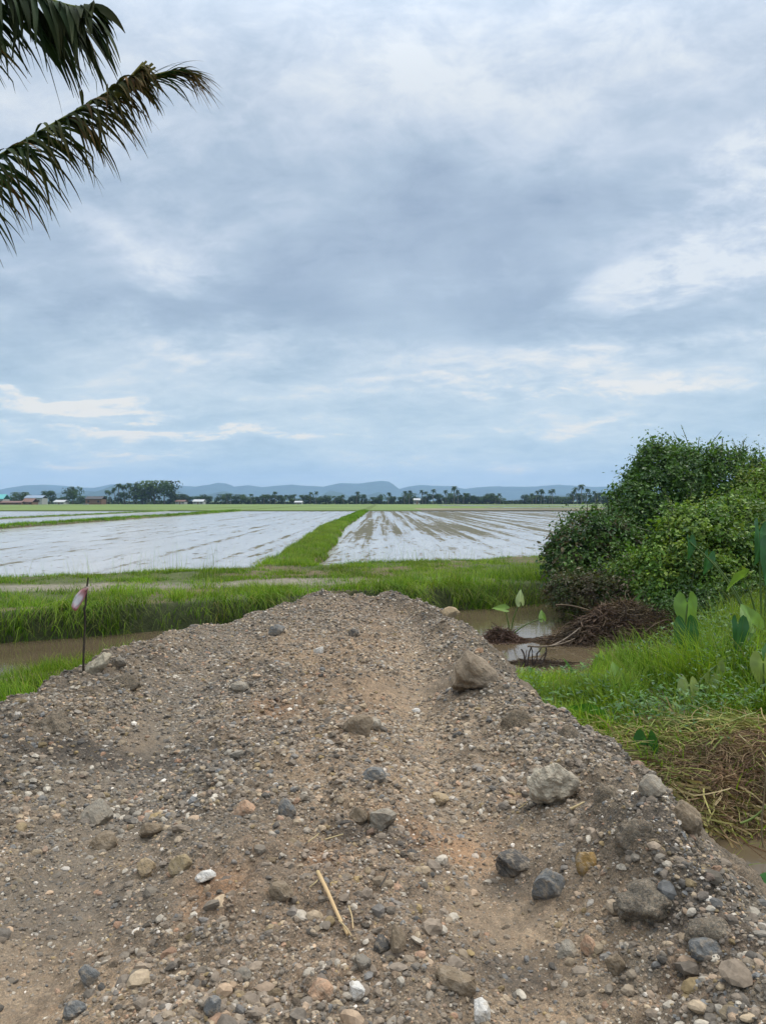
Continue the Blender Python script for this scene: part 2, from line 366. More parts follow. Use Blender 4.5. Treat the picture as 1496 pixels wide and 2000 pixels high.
cl = N.mix(N.mr(dz, .0, .05, .65, 0.0), cl, (.48, .595, .655, 1))
cl = N.mix(N.mr(dz, .5, .85, 0.0, .85), cl, (.62, .61, .59, 1))
zen = N.mr(dz, .45, .9, 1.0, 3.6)                       # an overcast sky is brighter overhead than at the horizon
gain = N.math('MULTIPLY', zen, K)
cl = N.n('ShaderNodeVectorMath', {0: cl, 3: gain}, operation='SCALE').outputs[0]
sky = N.n('ShaderNodeTexSky', sky_type='NISHITA', sun_disc=False, sun_elevation=SUN_EL, sun_rotation=SUN_AZ)
fincol = N.mix(.93, sky.outputs[0], cl)
bg = N.n('ShaderNodeBackground', {'Color': fincol, 'Strength': .1}); N.t.links.new(bg.outputs[0], outw.inputs['Surface'])
sl = bpy.data.lights.new('sun', 'SUN'); so = bpy.data.objects.new('sun', sl); C.objects.link(so)
sl.energy = 1.5; sl.angle = math.radians(11); sl.color = (1, .955, .89)
sdir = Vector((math.sin(SUN_AZ)*math.cos(SUN_EL), math.cos(SUN_AZ)*math.cos(SUN_EL), math.sin(SUN_EL)))
so.rotation_euler = sdir.to_track_quat('Z', 'Y').to_euler(); so.location = sdir*50

def box(name, x0, x1, y0, y1, z0, z1, mat, parent=None):
    V = [(x, y, z) for z in (z0, z1) for y in (y0, y1) for x in (x0, x1)]
    return mk(name, V, [np.array([[0, 2, 3, 1], [4, 5, 7, 6], [0, 1, 5, 4], [2, 6, 7, 3], [0, 4, 6, 2], [1, 3, 7, 5]])], None, mat, parent)
HAZE = True
if HAZE:
    m = bpy.data.materials.new('haze'); m.use_nodes = True; Nh = NT(m.node_tree); oh = Nh.n('ShaderNodeOutputMaterial')
    pvv = Nh.n('ShaderNodeVolumePrincipled', {'Color': (.43, .635, 1, 1), 'Density': 1.45e-4, 'Anisotropy': 0.0})
    Nh.t.links.new(pvv.outputs[0], oh.inputs['Volume'])
    tag(box('haze', -7600, 7600, -400, 7800, -3.2, 262, m), kind='stuff')

# ------------------------------------------------------------------ ground sheet
def grid(xs, ys, hf, colf):
    Xg, Yg = np.meshgrid(xs, ys); Z = hf(Xg, Yg)
    V = np.stack([Xg, Yg, Z], -1).reshape(-1, 3); nx = len(xs); ny = len(ys)
    i = np.arange(ny-1)[:, None]; j = np.arange(nx-1)[None, :]
    Fq = np.stack([i*nx+j, i*nx+j+1, (i+1)*nx+j+1, (i+1)*nx+j], -1).reshape(-1, 4)
    return V, Fq, colf(Xg, Yg, Z).reshape(len(V), -1)
def grow(a, b, s0, k):
    o = []; v = a; s = s0
    while v < b: o.append(v); v += s; s *= k
    o.append(b); return np.array(o)
xs = np.concatenate([-grow(12, 7500, .3, 1.07)[::-1], np.arange(-11.9, 8, .09), grow(8, 7500, .12, 1.06)])
ys = np.concatenate([-grow(4, 390, .5, 1.2)[::-1], np.arange(-3.8, 27, .10), grow(27, 7700, .15, 1.045)])
bx = np.concatenate([np.arange(-31.6, -28.4, .2), np.arange(-46.5, -43.5, .2)])
xs = np.unique(np.round(np.concatenate([xs, bx]), 3))
def trackmask(x, y):
    c = 18.1+.18*x
    t = sstep(1.0, .4, np.abs(y-c-.25*fbm(x, y, .5, 3, 70)))*sstep(3.5, -1.5, x)
    return t*np.clip(.95+.6*fbm(x, y, .9, 3, 71), 0, 1)
def ground_col(x, y, z):
    soil = np.array([.13, .10, .068]); mud = np.array([.062, .047, .034]); green = np.array([.050, .085, .020]); grey = np.array([.22, .205, .175])
    n = fbm(x, y, .7, 4, 80)
    g = sstep(-.5, .3, n)*.75
    c = soil[None, None]*(1-g[..., None])+green*g[..., None]
    wet = sstep(-.45, -.62, z)[..., None]; c = c*(1-wet)+mud*wet
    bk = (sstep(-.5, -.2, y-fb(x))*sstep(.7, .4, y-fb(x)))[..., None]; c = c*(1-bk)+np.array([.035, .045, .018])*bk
    pen = np.exp(-(((x-4.1)/1.7)**2+((y-13.0)/1.2)**2))[..., None]; c = c*(1-pen)+np.array([.075, .050, .036])*pen
    t = trackmask(x, y)[..., None]*.9; c = c*(1-t)+grey*t
    f = sstep(60, 150, y)[..., None]; c = c*(1-f)+np.array([.10, .145, .035])*f
    return c
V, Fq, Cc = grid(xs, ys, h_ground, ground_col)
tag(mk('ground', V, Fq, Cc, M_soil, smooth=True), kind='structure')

# water sheets
def sheet(name, pts, z, mat):
    return tag(mk(name, [(x, y, z) for x, y in pts], [np.array([list(range(len(pts)))])], None, mat), kind='structure')
sheet('canal_water', [(-60, -14), (60, -14), (60, 27.6), (26, 27.6), (10, 20.9), (-26, 4), (-60, 4)], WL, M_canal)
sheet('paddy_water', [(-160, 8), (-30, 9.7), (30, 37.8), (160, 37), (160, 156), (-160, 156)], FL, M_paddy)
M_rice = plain('young_rice', (.125, .18, .042), .8, .03, .22)
M_brown = plain('wet_stubble', (.165, .145, .085), .7, .04, .4)
def slab(name, x0, x1, y0, y1, z, mat, sk=0):
    n = 40; V = []; xs_ = np.linspace(x0, x1, n)
    a = y0+sk*(xs_-x0)/(x1-x0)+.8*fbm(xs_, xs_*0, .06, 3, 3); b_ = y1+1.2*fbm(xs_, xs_*0+9, .04, 3, 5)
    V = [(x, y, z) for x, y in zip(xs_, a)]+[(x, y, z) for x, y in zip(xs_, b_)]
    return tag(mk(name, V, [np.array([[i, i+1, n+i+1, n+i] for i in range(n-1)])], None, mat), kind='structure')
slab('rice_field', -420, 60, 159, 445, -.42, M_rice)
slab('rice_field', 61, 420, 236, 445, -.42, M_rice)
slab('stubble_field', 8, 260, 158, 204, -.40, M_brown)
slab('flooded_field', 30, 130, 214, 232, -.36, M_paddy)
slab('flooded_field', 24, 96, 300, 345, -.34, M_paddy)

# ------------------------------------------------------------------ gravel track
tan = np.array([.31, .245, .175]); greyb = np.array([.145, .134, .117]); dark = np.array([.07, .066, .062]); org = np.array([.36, .19, .09])
brn = np.array([.215, .18, .14])
ORG = [(430, 1750, .12, .25), (500, 1390, .30, .35), (650, 1890, .10, .12), (870, 1620, .25, .2), (1000, 1560, .2, .2), (640, 1700, .1, .15), (1280, 1940, .3, .15)]
DRK = [(1010, 1690, .16, .09), (1290, 1720, .16, .35), (280, 1310, .6, .5), (230, 1450, .6, .35), (760, 1800, .10, .10), (1020, 1850, .22, .15), (740, 1640, .18, .12), (1380, 1850, .25, .35), (60, 1480, .5, .4)]
def flat_hit(px, py):
    dd = ray(px, py); t = -CAM[2]/dd[2]; return dd[0]*t, dd[1]*t
def road_col(x, y):
    n1 = fbm(x, y, .9, 4, 90); n2 = fbm(x, y, 2.6, 4, 91); n3 = fbm(x, y, 1.7, 4, 92)
    f = sstep(-.35, .45, n1+.35*n2)[..., None]
    c = greyb*(1-f)+brn*f
    f2 = (sstep(.0, .5, n3)*.55)[..., None]; c = c*(1-f2)+tan*f2
    ce = (np.exp(-((x+.25)/.95)**2)*.35*(1+fbm(x, y, 1.3, 3, 97)))[..., None].clip(0, 1); c = c*(1-ce)+np.array([.27, .205, .15])*ce
    ra = (np.exp(-((x-(0.5-0.02*y+0.10*np.sin(y*0.8)))/0.27)**2)*.35*sstep(13, 9, y))[..., None]; c = c*(1-ra)+np.array([.31, .25, .18])*ra
    rb = (np.exp(-((x-(-1.3-0.11*(y-3)))/0.38)**2)*.55*sstep(13, 9, y)*sstep(2.6, 4, y))[..., None]; c = c*(1-rb)+np.array([.165, .152, .132])*rb
    l, r = edges(x, y)
    side = (np.maximum(sstep(.75, .1, r-x)*.65, sstep(1.3, .2, x-l)*.55))[..., None]; c = c*(1-side)+(greyb*.85)*side
    for L, cc, am in ((ORG, org, .32), (DRK, dark, .75)):
        for px, py, wx, wy in L:
            u, v = flat_hit(px, py); k_ = (np.exp(-(((x-u)/wx)**2+((y-v)/wy)**2))*(.7+2.2*n2)).clip(0, 1)[..., None]*am
            c = c*(1-k_)+cc*k_
    return c*.92
def road_col4(x, y, z):
    c = road_col(x, y); a = np.clip(rutmask(x, y)*(.8+.6*fbm(x, y, 2, 3, 95)), 0, 1)
    return np.concatenate([c, a[..., None]], -1)
ys = []; v = -2.5
while v < 16.2: ys.append(v); v += max(.0085, .0042*abs(v)) if v > 1.2 else .04
ys = np.array(ys); xs = np.concatenate([np.arange(-5.6, -3.4, .04), np.arange(-3.4, 2.2, .0105), np.arange(2.2, 3.0, .04)])
V, Fq, Cc = grid(xs, ys, h_road, road_col4)
# drop faces buried far below
zmin = V[Fq][:, :, 2].max(1); Fq = Fq[zmin > -1.2]
o = mk('gravel_road', V, Fq, Cc[:, :3], M_gravel, smooth=True)
att = o.data.color_attributes['Col']; c4 = np.ones((len(V), 4), np.float32); c4[:] = Cc; att.data.foreach_set('color', c4.ravel())
tag(o, kind='structure')

# ------------------------------------------------------------------ stones
def ico(sub):
    bm = bmesh.new(); bmesh.ops.create_icosphere(bm, subdivisions=sub, radius=1)
    V = np.array([v.co[:] for v in bm.verts]); F_ = np.array([[v.index for v in f.verts] for f in bm.faces]); bm.free(); return V, F_
ICO = {s: ico(s) for s in (1, 2, 3, 4)}
def rock_shape(sub, r, nplanes=9, rough=.08, sharp=.25):
    D, F_ = ICO[sub]; n = r.normal(size=(nplanes, 3)); n /= np.linalg.norm(n, axis=1)[:, None]
    off = r.uniform(.62, .95, nplanes); dp = D@n.T
    rad = np.where(dp > .05, off[None, :]/np.maximum(dp, .05), 9).min(1); rad = np.minimum(rad, 1.15)
    rad = rad*(1-sharp*0)+0
    q = D*3.1+r.uniform(0, 50, 3)
    rad = rad*(1+rough*(vnoise(q[:, 0]+q[:, 2], q[:, 1]-q[:, 2], 3)+.5*vnoise(2.3*q[:, 0], 2.3*q[:, 1]+q[:, 2], 4)))
    return D*rad[:, None], F_
PAL = [((.24, .19, .14), 30), ((.15, .128, .10), 22), ((.085, .078, .068), 12), ((.16, .165, .165), 8), ((.38, .295, .195), 20), ((.45, .32, .21), 8), ((.38, .23, .145), 4), ((.48, .43, .35), 12), ((.66, .60, .52), 4), ((.26, .19, .09), 7)]
pc = np.array([p[0] for p in PAL]); pw = np.array([p[1] for p in PAL], float); pw /= pw.sum()
def scatter_pts(n, ymin, ymax, bias=1.6):
    u = rng.random(n); y = (ymin**(1-bias)+u*(ymax**(1-bias)-ymin**(1-bias)))**(1/(1-bias))
    l, r = edges(y*0, y); x = l-.12+rng.random(n)*(r-l+.35); return x, y
def stones(name, n, smin, smax, sub, ymax, pwr, rutkeep, ymin=1.3, bias=1.6):
    T = [rock_shape(sub, rng, int(rng.integers(5, 9)), .12) for _ in range(14)]
    x, y = scatter_pts(n, ymin, ymax, bias); keep = rng.random(n) > rutmask(x, y)*(1-rutkeep); cl_ = fbm(x, y, 1.6, 3, 120); keep &= rng.random(n) < .55+.9*cl_+.1
    x, y = x[keep], y[keep]; n = len(x)
    s = smin+(smax-smin)*rng.random(n)**pwr
    z = h_road(x, y)+s*rng.uniform(-.45, .2, n)
    ci = rng.choice(len(PAL), n, p=pw); col = pc[ci]*rng.uniform(.6, 1.25, (n, 1))
    base = road_col(x, y); mixf = rng.uniform(.1, .8, (n, 1)); col = col*(1-mixf)+base*mixf*1.1
    ti = rng.integers(0, len(T), n); A = Acc()
    for t, (TV, TF) in enumerate(T):
        q = np.where(ti == t)[0]; k_ = len(q)
        if not k_: continue
        ax = rng.normal(size=(k_, 4)); ax /= np.linalg.norm(ax, axis=1)[:, None]; a, b_, c, d_ = ax.T
        R_ = np.stack([1-2*(c*c+d_*d_), 2*(b_*c-a*d_), 2*(b_*d_+a*c), 2*(b_*c+a*d_), 1-2*(b_*b_+d_*d_), 2*(c*d_-a*b_), 2*(b_*d_-a*c), 2*(c*d_+a*b_), 1-2*(b_*b_+c*c)], 1).reshape(-1, 3, 3)
        sc = rng.uniform(.6, 1.25, (k_, 1, 3))*s[q][:, None, None]
        W_ = np.einsum('kij,kvj->kvi', R_, TV[None]*sc); W_[:, :, 2] *= .72
        W_ += np.stack([x[q], y[q], z[q]], 1)[:, None, :]
        A.add(W_.reshape(-1, 3), (TF[None]+(np.arange(k_)*len(TV))[:, None, None]).reshape(-1, 3), np.repeat(col[q], len(TV), 0))
    return tag(A.build(name, M_stone), kind='stuff')
stones('gravel', 190000, .004, .0105, 1, 13.2, 1.2, .9)
stones('gravel', 80000, .010, .029, 1, 13.3, 2.2, .65, 4.0, .3)
stones('gravel', 27000, .010, .023, 2, 13.2, 2.0, .45)
stones('gravel', 2200, .022, .040, 2, 13.2, 1.8, .15)

def make_rock(name, px, py, wpx, hpx, colr, label, sub=3, sink=.25, seed=None, group=None, planes=9, depth=None, rz=None, cat='rock', f=None, rough=.08):
    """stone whose base middle stands on the ground seen at that place, wpx wide and hpx high in the photo"""
    r = np.random.default_rng(seed if seed is not None else int(px*7+py)); p = hit(px, py, f)
    sc = p[1]/F; Vr, Fr = rock_shape(sub, r, planes, rough)
    e = Vr.max(0)-Vr.min(0); Vr = (Vr-(Vr.max(0)+Vr.min(0))/2)/e
    wx = wpx*sc; wz = hpx*sc*1.0; wy = depth or (wx+wz)/2
    Vr = Vr*np.array([wx, wy, wz/(1-sink*.8)])
    Vr[:, 2] += Vr[:, 2].max()*(1-sink*1.7)
    c_ = np.ones((len(Vr), 3))*np.array(colr)
    o = mk(name, Vr, [Fr], c_, M_rock, smooth=False)
    o.location = (p[0], p[1]+wy*.25, h_any(p[0], p[1]+wy*.25)); o.location.z = float(h_any(np.array([p[0]]), np.array([p[1]+wy*.2]))[0])-.01
    o.rotation_euler = (0, 0, (r.uniform(-.3, .3) if rz is None else rz))
    return tag(o, label, cat, group)
def hull_rock(name, outline, colr, label, thick, seed, cat='rock', taper=.75, amp=.012):
    r = np.random.default_rng(seed); p0 = hit(*outline[0]); Yr = p0[1]; c_ = np.mean(outline, 0); pts = []
    for (px, py) in outline:
        pts.append(at(px, py, Yr)); qx, qy = c_+(np.array([px, py])-c_)*taper; pts.append(at(qx, qy, Yr+thick)+r.normal(0, thick*.06, 3))
        qx, qy = c_+(np.array([px, py])-c_)*.5; pts.append(at(qx, qy, Yr-thick*.2)+r.normal(0, thick*.08, 3))
    o0 = np.array([pts[0][0], Yr+thick*.4, p0[2]]); bm = bmesh.new()
    for q in pts: bm.verts.new(q-o0)
    g = bmesh.ops.convex_hull(bm, input=bm.verts); bmesh.ops.delete(bm, geom=[v for v in bm.verts if not v.link_faces], context='VERTS')
    bmesh.ops.bevel(bm, geom=bm.edges[:], offset=thick*.03, segments=1, affect='EDGES'); bmesh.ops.triangulate(bm, faces=bm.faces[:])
    for _ in range(3):
        lg = [e for e in bm.edges if e.calc_length() > thick*.07]
        if lg: bmesh.ops.subdivide_edges(bm, edges=lg, cuts=1)
        bmesh.ops.triangulate(bm, faces=bm.faces[:])
    bm.normal_update(); V = np.array([v.co[:] for v in bm.verts]); Nn = np.array([v.normal[:] for v in bm.verts])
    q = V*3/thick+seed; V = V+Nn*(amp*(fbm(q[:, 0]+.4*q[:, 2], q[:, 1]-q[:, 2], 1, 4, seed)))[:, None]
    Fh = np.array([[v.index for v in f.verts] for f in bm.faces]); bm.free()
    o = mk(name, V, [Fh], np.ones((len(V), 3))*np.array(colr), M_rock); o.location = o0-np.array([0, 0, .03]); return tag(o, label, cat)
GR = (.19, .17, .14); LG = (.29, .26, .21); BL = (.15, .153, .15); TN = (.34, .26, .16); OC = (.26, .17, .065); BR = (.20, .155, .105); WH = (.55, .53, .49); PK = (.40, .26, .17); DK = (.085, .08, .074)
hull_rock('rock', [(1075, 1570), (1034, 1548), (1035, 1512), (1058, 1486), (1086, 1476), (1100, 1498), (1128, 1512), (1112, 1545), (1098, 1574)], (.36, .32, .25), 'large pale grey angular rock standing up on the right side of the gravel track', .19, 5, amp=.045)
hull_rock('rock', [(930, 1343), (880, 1338), (893, 1290), (906, 1266), (916, 1262), (944, 1284), (966, 1306), (978, 1336)], (.24, .19, .135), 'wedge shaped brown boulder at the right edge of the track beside the water', .36, 12, amp=.05)
hull_rock('rock', [(186, 1314), (165, 1306), (170, 1292), (204, 1268), (219, 1270), (213, 1290), (196, 1308)], (.50, .44, .33), 'pale cream slab leaning at the foot of the marker stake', .16, 22, amp=.012)
make_rock('rock', 1075, 1752, 74, 56, BL, 'smooth blue grey cobble at the lower right of the track', 4, .35, 31, planes=14, rough=.04)
make_rock('rock', 1148, 1702, 46, 40, OC, 'ochre brown stone just up and right of the blue grey cobble', 3, .3, 33)
make_rock('rock', 182, 1606, 68, 44, LG, 'round light grey stone half buried in the left of the track', 4, .45, 41, planes=16, rough=.04)
make_rock('rock', 200, 1652, 60, 26, BR, 'flat brown stone just below the round light grey stone on the left', 3, .4, 43)
make_rock('rock', 730, 1524, 54, 26, BL, 'dark blue grey stone alone in the middle of the track', 3, .25, 45)
make_rock('rock', 698, 1608, 46, 36, BR, 'brown rounded stone, left one of a touching pair at mid track', 3, .25, 47, planes=14)
make_rock('rock', 748, 1616, 56, 42, LG, 'pale grey angular stone, right one of a touching pair at mid track', 3, .25, 49)
make_rock('rock', 858, 1572, 42, 22, TN, 'low tan stone right of the touching pair of stones', 3, .3, 51)
make_rock('rock', 560, 1592, 36, 32, BL, 'blue stone at mid track, left of the brown rounded one', 3, .35, 53)
make_rock('rock', 480, 1592, 44, 30, PK, 'pinkish cream stone left of the blue stone at mid track', 3, .35, 55)
make_rock('rock', 292, 1634, 46, 28, BR, 'brown stone with a pale face on the left half of the track', 3, .3, 57)
make_rock('rock', 350, 1706, 46, 36, (.28, .22, .13), 'yellow brown stone on the left half of the track', 3, .4, 59)
make_rock('rock', 284, 1706, 36, 30, TN, 'tan stone beside the yellow brown stone on the left', 3, .35, 61)
make_rock('rock', 548, 1762, 50, 28, BR, 'dark brown stone with a flat top left of the long dry stalk', 3, .25, 63)
make_rock('rock', 170, 1918, 44, 34, BL, 'blue grey stone at the lower left of the track', 3, .4, 65)
make_rock('rock', 144, 1985, 40, 30, BL, 'blue grey stone at the bottom edge, left corner', 3, .3, 67)
make_rock('rock', 412, 1984, 34, 36, BL, 'angular dark blue stone at the bottom edge left of centre', 3, .3, 69)
make_rock('rock', 474, 1918, 34, 20, GR, 'small grey stone above the angular dark blue one at the bottom', 3, .3, 71)
make_rock('rock', 400, 1720, 42, 18, WH, 'white curved stone chip beside the orange clay patch', 3, .2, 73)
make_rock('rock', 892, 1934, 86, 40, BR, 'wide flat tan brown stone near the bottom centre', 4, .4, 75)
make_rock('rock', 940, 2000, 38, 46, WH, 'white stone standing at the bottom edge right of centre', 3, .2, 77)
make_rock('rock', 626, 1960, 52, 36, PK, 'pink orange stone near the bottom centre', 3, .4, 79)
make_rock('rock', 697, 1955, 34, 26, WH, 'small white stone right of the pink orange stone', 3, .25, 81)
make_rock('rock', 776, 1870, 36, 56, BR, 'upright brown clod beside the black hollow, lower centre', 3, .2, 83)
make_rock('rock', 745, 1860, 34, 36, DK, 'blackish stone left of the upright brown clod', 3, .3, 85)
make_rock('rock', 705, 1900, 36, 30, GR, 'grey brown stone below the blackish stone', 3, .35, 87)
make_rock('rock', 1205, 1912, 40, 42, BR, 'olive brown stone at the lower right of the track', 3, .3, 89)
make_rock('rock', 1150, 1868, 30, 40, PK, 'reddish pink stone at the lower right of the track', 3, .3, 91)
make_rock('rock', 1110, 1870, 42, 30, LG, 'round grey stone left of the reddish pink stone', 3, .4, 93, planes=14)
make_rock('rock', 1010, 1705, 80, 34, DK, 'black clod of tar like rubble left of the blue grey cobble', 4, .4, 95)
make_rock('rock', 1380, 1878, 60, 36, BL, 'grey blue slab sunk in the right shoulder of the track', 3, .45, 97)
make_rock('rock', 1345, 1625, 76, 60, BR, 'brown clod on the right edge of the track above the pool', 4, .35, 99)
make_rock('rock', 1275, 1545, 50, 34, LG, 'pale grey stone on the right edge of the track below the straw', 3, .3, 101)
make_rock('rock', 622, 1277, 20, 15, WH, 'small bright white stone on the far part of the track', 3, .2, 103)
make_rock('rock', 468, 1350, 36, 20, LG, 'flat pale stone on the far left part of the track', 3, .35, 105)
make_rock('rock', 700, 1430, 60, 34, BR, 'brown clod with a ridge in the middle of the track', 3, .35, 107)
make_rock('rock', 728, 1425, 34, 22, LG, 'pale flat stone leaning on the ridged brown clod', 3, .25, 109)
make_rock('rock', 812, 1392, 18, 10, WH, 'small white chip in the right wheel rut', 3, .2, 111)
make_rock('rock', 230, 1300, 34, 20, GR, 'grey stone right of the pale cream slab', 3, .3, 113)
make_rock('rock', 880, 1205, 40, 22, TN, 'tan stone at the far right corner of the track', 3, .3, 115)
make_rock('rock', 540, 1240, 34, 16, BL, 'blue grey stone on the far left slope of the track end', 3, .3, 117)
make_rock('rock', 690, 1243, 20, 16, DK, 'small dark stone near the end of the track', 3, .3, 119)
for (px, py, w_, h_, cc, lb, sd) in [(1290, 1770, 170, 34, (.15, .14, .122), 'largest dark grey earth clod, on the right shoulder of the track', 201), (1400, 1840, 120, 28, (.155, .143, .123), 'grey earth clod sunk in the shoulder at the right edge', 203), (1195, 1560, 90, 44, (.155, .14, .117), 'grey brown earth clod right of the large pale rock', 205),
        (1120, 1440, 80, 34, (.16, .143, .118), 'low earth clod on the track edge above the large pale rock', 207), (1010, 1420, 70, 30, (.165, .146, .118), 'small earth clod in the rough ground above the large pale rock', 209), (1240, 1640, 80, 40, (.15, .137, .117), 'earth clod between the large pale rock and the largest dark clod', 211), (90, 1420, 90, 30, (.155, .14, .117), 'low earth clod on the left edge of the track', 213), (240, 1335, 70, 22, (.155, .14, .117), 'small low earth clod right of the marker stake', 215)]:
    o = make_rock('earth_clod', px, py, w_, h_, cc, lb, 4, .8, sd, planes=18, cat='clod', rough=.16)
    o.data.materials.clear(); o.data.materials.append(M_gravel); a_ = o.data.color_attributes['Col']; c4 = np.ones((len(o.data.vertices), 4), np.float32); c4[:, :3] = cc; c4[:, 3] = .1; a_.data.foreach_set('color', c4.ravel()); o.data.polygons.foreach_set('use_smooth', np.ones(len(o.data.polygons), bool))
# loose cobbles one can count, by colour
kinds = [((.21, .165, .12), 'brown', 7), ((.14, .125, .105), 'dark grey', 4), ((.15, .157, .16), 'blue grey', 3), ((.34, .26, .165), 'tan', 5), ((.46, .42, .35), 'whitish', 1.3), ((.34, .20, .115), 'orange brown', 2)]
protos = {}
for ci, (cc, nm, wt) in enumerate(kinds):
    protos[ci] = []
    for q in range(3):
        Vr, Fr = rock_shape(3, rng, int(rng.integers(8, 14)), .09); Vr = Vr*np.array([1, .85, .62])
        me = mk('cobble', Vr, [Fr], np.ones((len(Vr), 3))*np.array(cc), M_rock)
        protos[ci].append(me.data); bpy.data.objects.remove(me)
wts = np.array([k_[2] for k_ in kinds], float); wts /= wts.sum(); placed = []
i = 0
while i < 215:
    y = 2.1*(10.5/2.1)**(rng.random()**1.15); l, r = edges(np.array([0.]), np.array([y])); x = rng.uniform(max(l[0]+.1, -.52*y), min(r[0]-.05, .51*y))
    if rng.random() < .75*rutmask(np.array([x]), np.array([y]))[0]: continue
    ci = int(rng.choice(len(kinds), p=wts)); o = bpy.data.objects.new('cobble', protos[ci][int(rng.integers(3))]); C.objects.link(o)
    s = rng.uniform(.014, .027)*(.78 if y < 3.2 else 1 if y < 5 else 1.35)*(1.25 if rng.random() < .2 else 1)
    o.scale = (s*rng.uniform(.8, 1.3), s, s*rng.uniform(.8, 1.2)); o.rotation_euler = (rng.uniform(-.5, .5), rng.uniform(-.5, .5), rng.uniform(0, 6.28))
    o.location = (x, y, float(h_road(np.array([x]), np.array([y]))[0])-s*.16)
    where = 'near' if y < 4.2 else 'far'
    tag(o, f'{kinds[ci][1]} fist sized stone lying loose in the {"near" if y < 4.2 else "farther"} part of the gravel track', 'stone', f'loose {kinds[ci][1]} stones in the {where} gravel')
    i += 1

# ------------------------------------------------------------------ grass
def hdir(n, mean=None, spread=PI):
    a = rng.uniform(-PI, PI, n) if mean is None else mean+rng.normal(0, spread, n)
    return np.stack([np.cos(a), np.sin(a), np.zeros(n)], 1)
GC = np.array([[.095, .22, .014], [.155, .30, .020], [.055, .145, .012], [.21, .33, .035], [.27, .27, .09], [.11, .24, .018]])
def grass_cols(n, x, y, wts=(4, 4, 3, 2, .5, 3), dark=1.0):
    w_ = np.array(wts, float); w_ /= w_.sum(); c = GC[rng.choice(6, n, p=w_)]*rng.uniform(.6, 1.3, (n, 1))
    k_ = (1+.55*fbm(x, y, .9, 3, 200))[:, None]; return c*k_*dark
def grass(name, n, region, hmin, hmax, wid, wts=(4, 4, 3, 2, .5, 3), K=4, mean=None, droop=.45, clump=.5, bend=(.15, .9), mat=None, hfun=None, cscale=1.8, tip=None, zf=None):
    x0, x1, y0, y1 = region['box']; x = rng.uniform(x0, x1, n); y = rng.uniform(y0, y1, n)
    cn = fbm(x, y, cscale, 3, 210); p = region['mask'](x, y)*np.clip(.6+clump*cn*2, .05, 1)
    keep = rng.random(n) < p; x, y, cn = x[keep], y[keep], cn[keep]; n = len(x)
    z = h_ground(x, y)
    hh = (hmin+(hmax-hmin)*rng.random(n)**1.3)*(1+.5*cn*clump*2).clip(.4, 1.8)
    if hfun is not None: hh = hh*hfun(x, y)
    a = (2*PI*fbm(x, y, .9, 2, 220)+rng.normal(0, 1.0, n)) if mean is None else mean+rng.normal(0, .55, n); D = np.stack([np.cos(a), np.sin(a), 0*a], 1)
    V, F_, Cc = ribbons(np.stack([x, y, z-.02], 1), D, hh, wid*rng.uniform(.6, 1.4, n), rng.uniform(*bend, n), grass_cols(n, x, y, wts), K, tipcol=tip, droop=droop)
    return tag(mk(name, V, [F_], Cc, mat or M_grass), kind='stuff')
TIP = (.5, (.30, .30, .12))
def m_bank(x, y):
    m = sstep(-.5, -.2, y-fb(x))*sstep(.5, -.2, y-fe(x))*(1-.97*trackmask(x, y))
    gap = np.exp(-(((x+4.0)/.7)**2+((y-fb(x)-.2)/.5)**2)); m = m*(1-gap)
    return m
def bank_h(x, y):
    lip = np.exp(-((y-fb(x)-.0)/.55)**2)*.75+.52
    tall = 1+.9*np.exp(-(((x-3)/3.0)**2+((y-18.0)/1.4)**2))+1.1*np.exp(-(((x+3.1)/1.0)**2+((y-22.8)/1.2)**2))
    short = 1-.3*sstep(18, 20, y-0.4*x)
    return lip*tall*short
grass('bank_grass', 300000, dict(box=(-13, 8.5, 8.9, 27), mask=m_bank), .14, .44, .013, hfun=bank_h, tip=TIP, clump=.8)
grass('bank_grass', 5000, dict(box=(-13, 8.5, 10, 27), mask=lambda x, y: m_bank(x, y)*sstep(17.3, 18.2, y-.42*x)), .4, .8, .006, bend=(.05, .4), wts=(1, 1, 1, 3, 4, 1), clump=.9)
grass('bank_grass', 60000, dict(box=(-40, 40, 2, 42), mask=lambda x, y: m_bank(x, y)*((x < -13) | (x > 8.5))), .2, .5, .02, hfun=bank_h)
OV = dict(wts=(4, 4, 4, 3, 2, 3), K=5, mean=-PI/2+.45, droop=1.05, bend=(.75, 1.25), clump=.7, tip=TIP)
grass('bank_grass', 150000, dict(box=(-13, 8.5, 8.9, 21), mask=lambda x, y: sstep(-.05, .15, y-fb(x))*sstep(.75, .45, y-fb(x))*(1-.9*np.exp(-((x+4.0)/.6)**2))), .42, .72, .013, **OV)
# far bund grass
def m_bund(x, y): return (bundmask(x, y) > .55)*sstep(22, 24, y)*1.0
grass('bund_grass', 150000, dict(box=(-5.6, -1.4, 22, 70), mask=m_bund), .10, .32, .014, K=3, tip=TIP)
grass('bund_grass', 60000, dict(box=(-5.4, -2.3, 70, 158), mask=m_bund), .12, .3, .035, K=2)
grass('bund_grass', 60000, dict(box=(-31.5, -28.5, 40, 158), mask=m_bund), .12, .38, .035, K=2)
grass('bund_grass', 26000, dict(box=(-46.5, -43.5, 60, 158), mask=m_bund), .12, .3, .04, K=2)
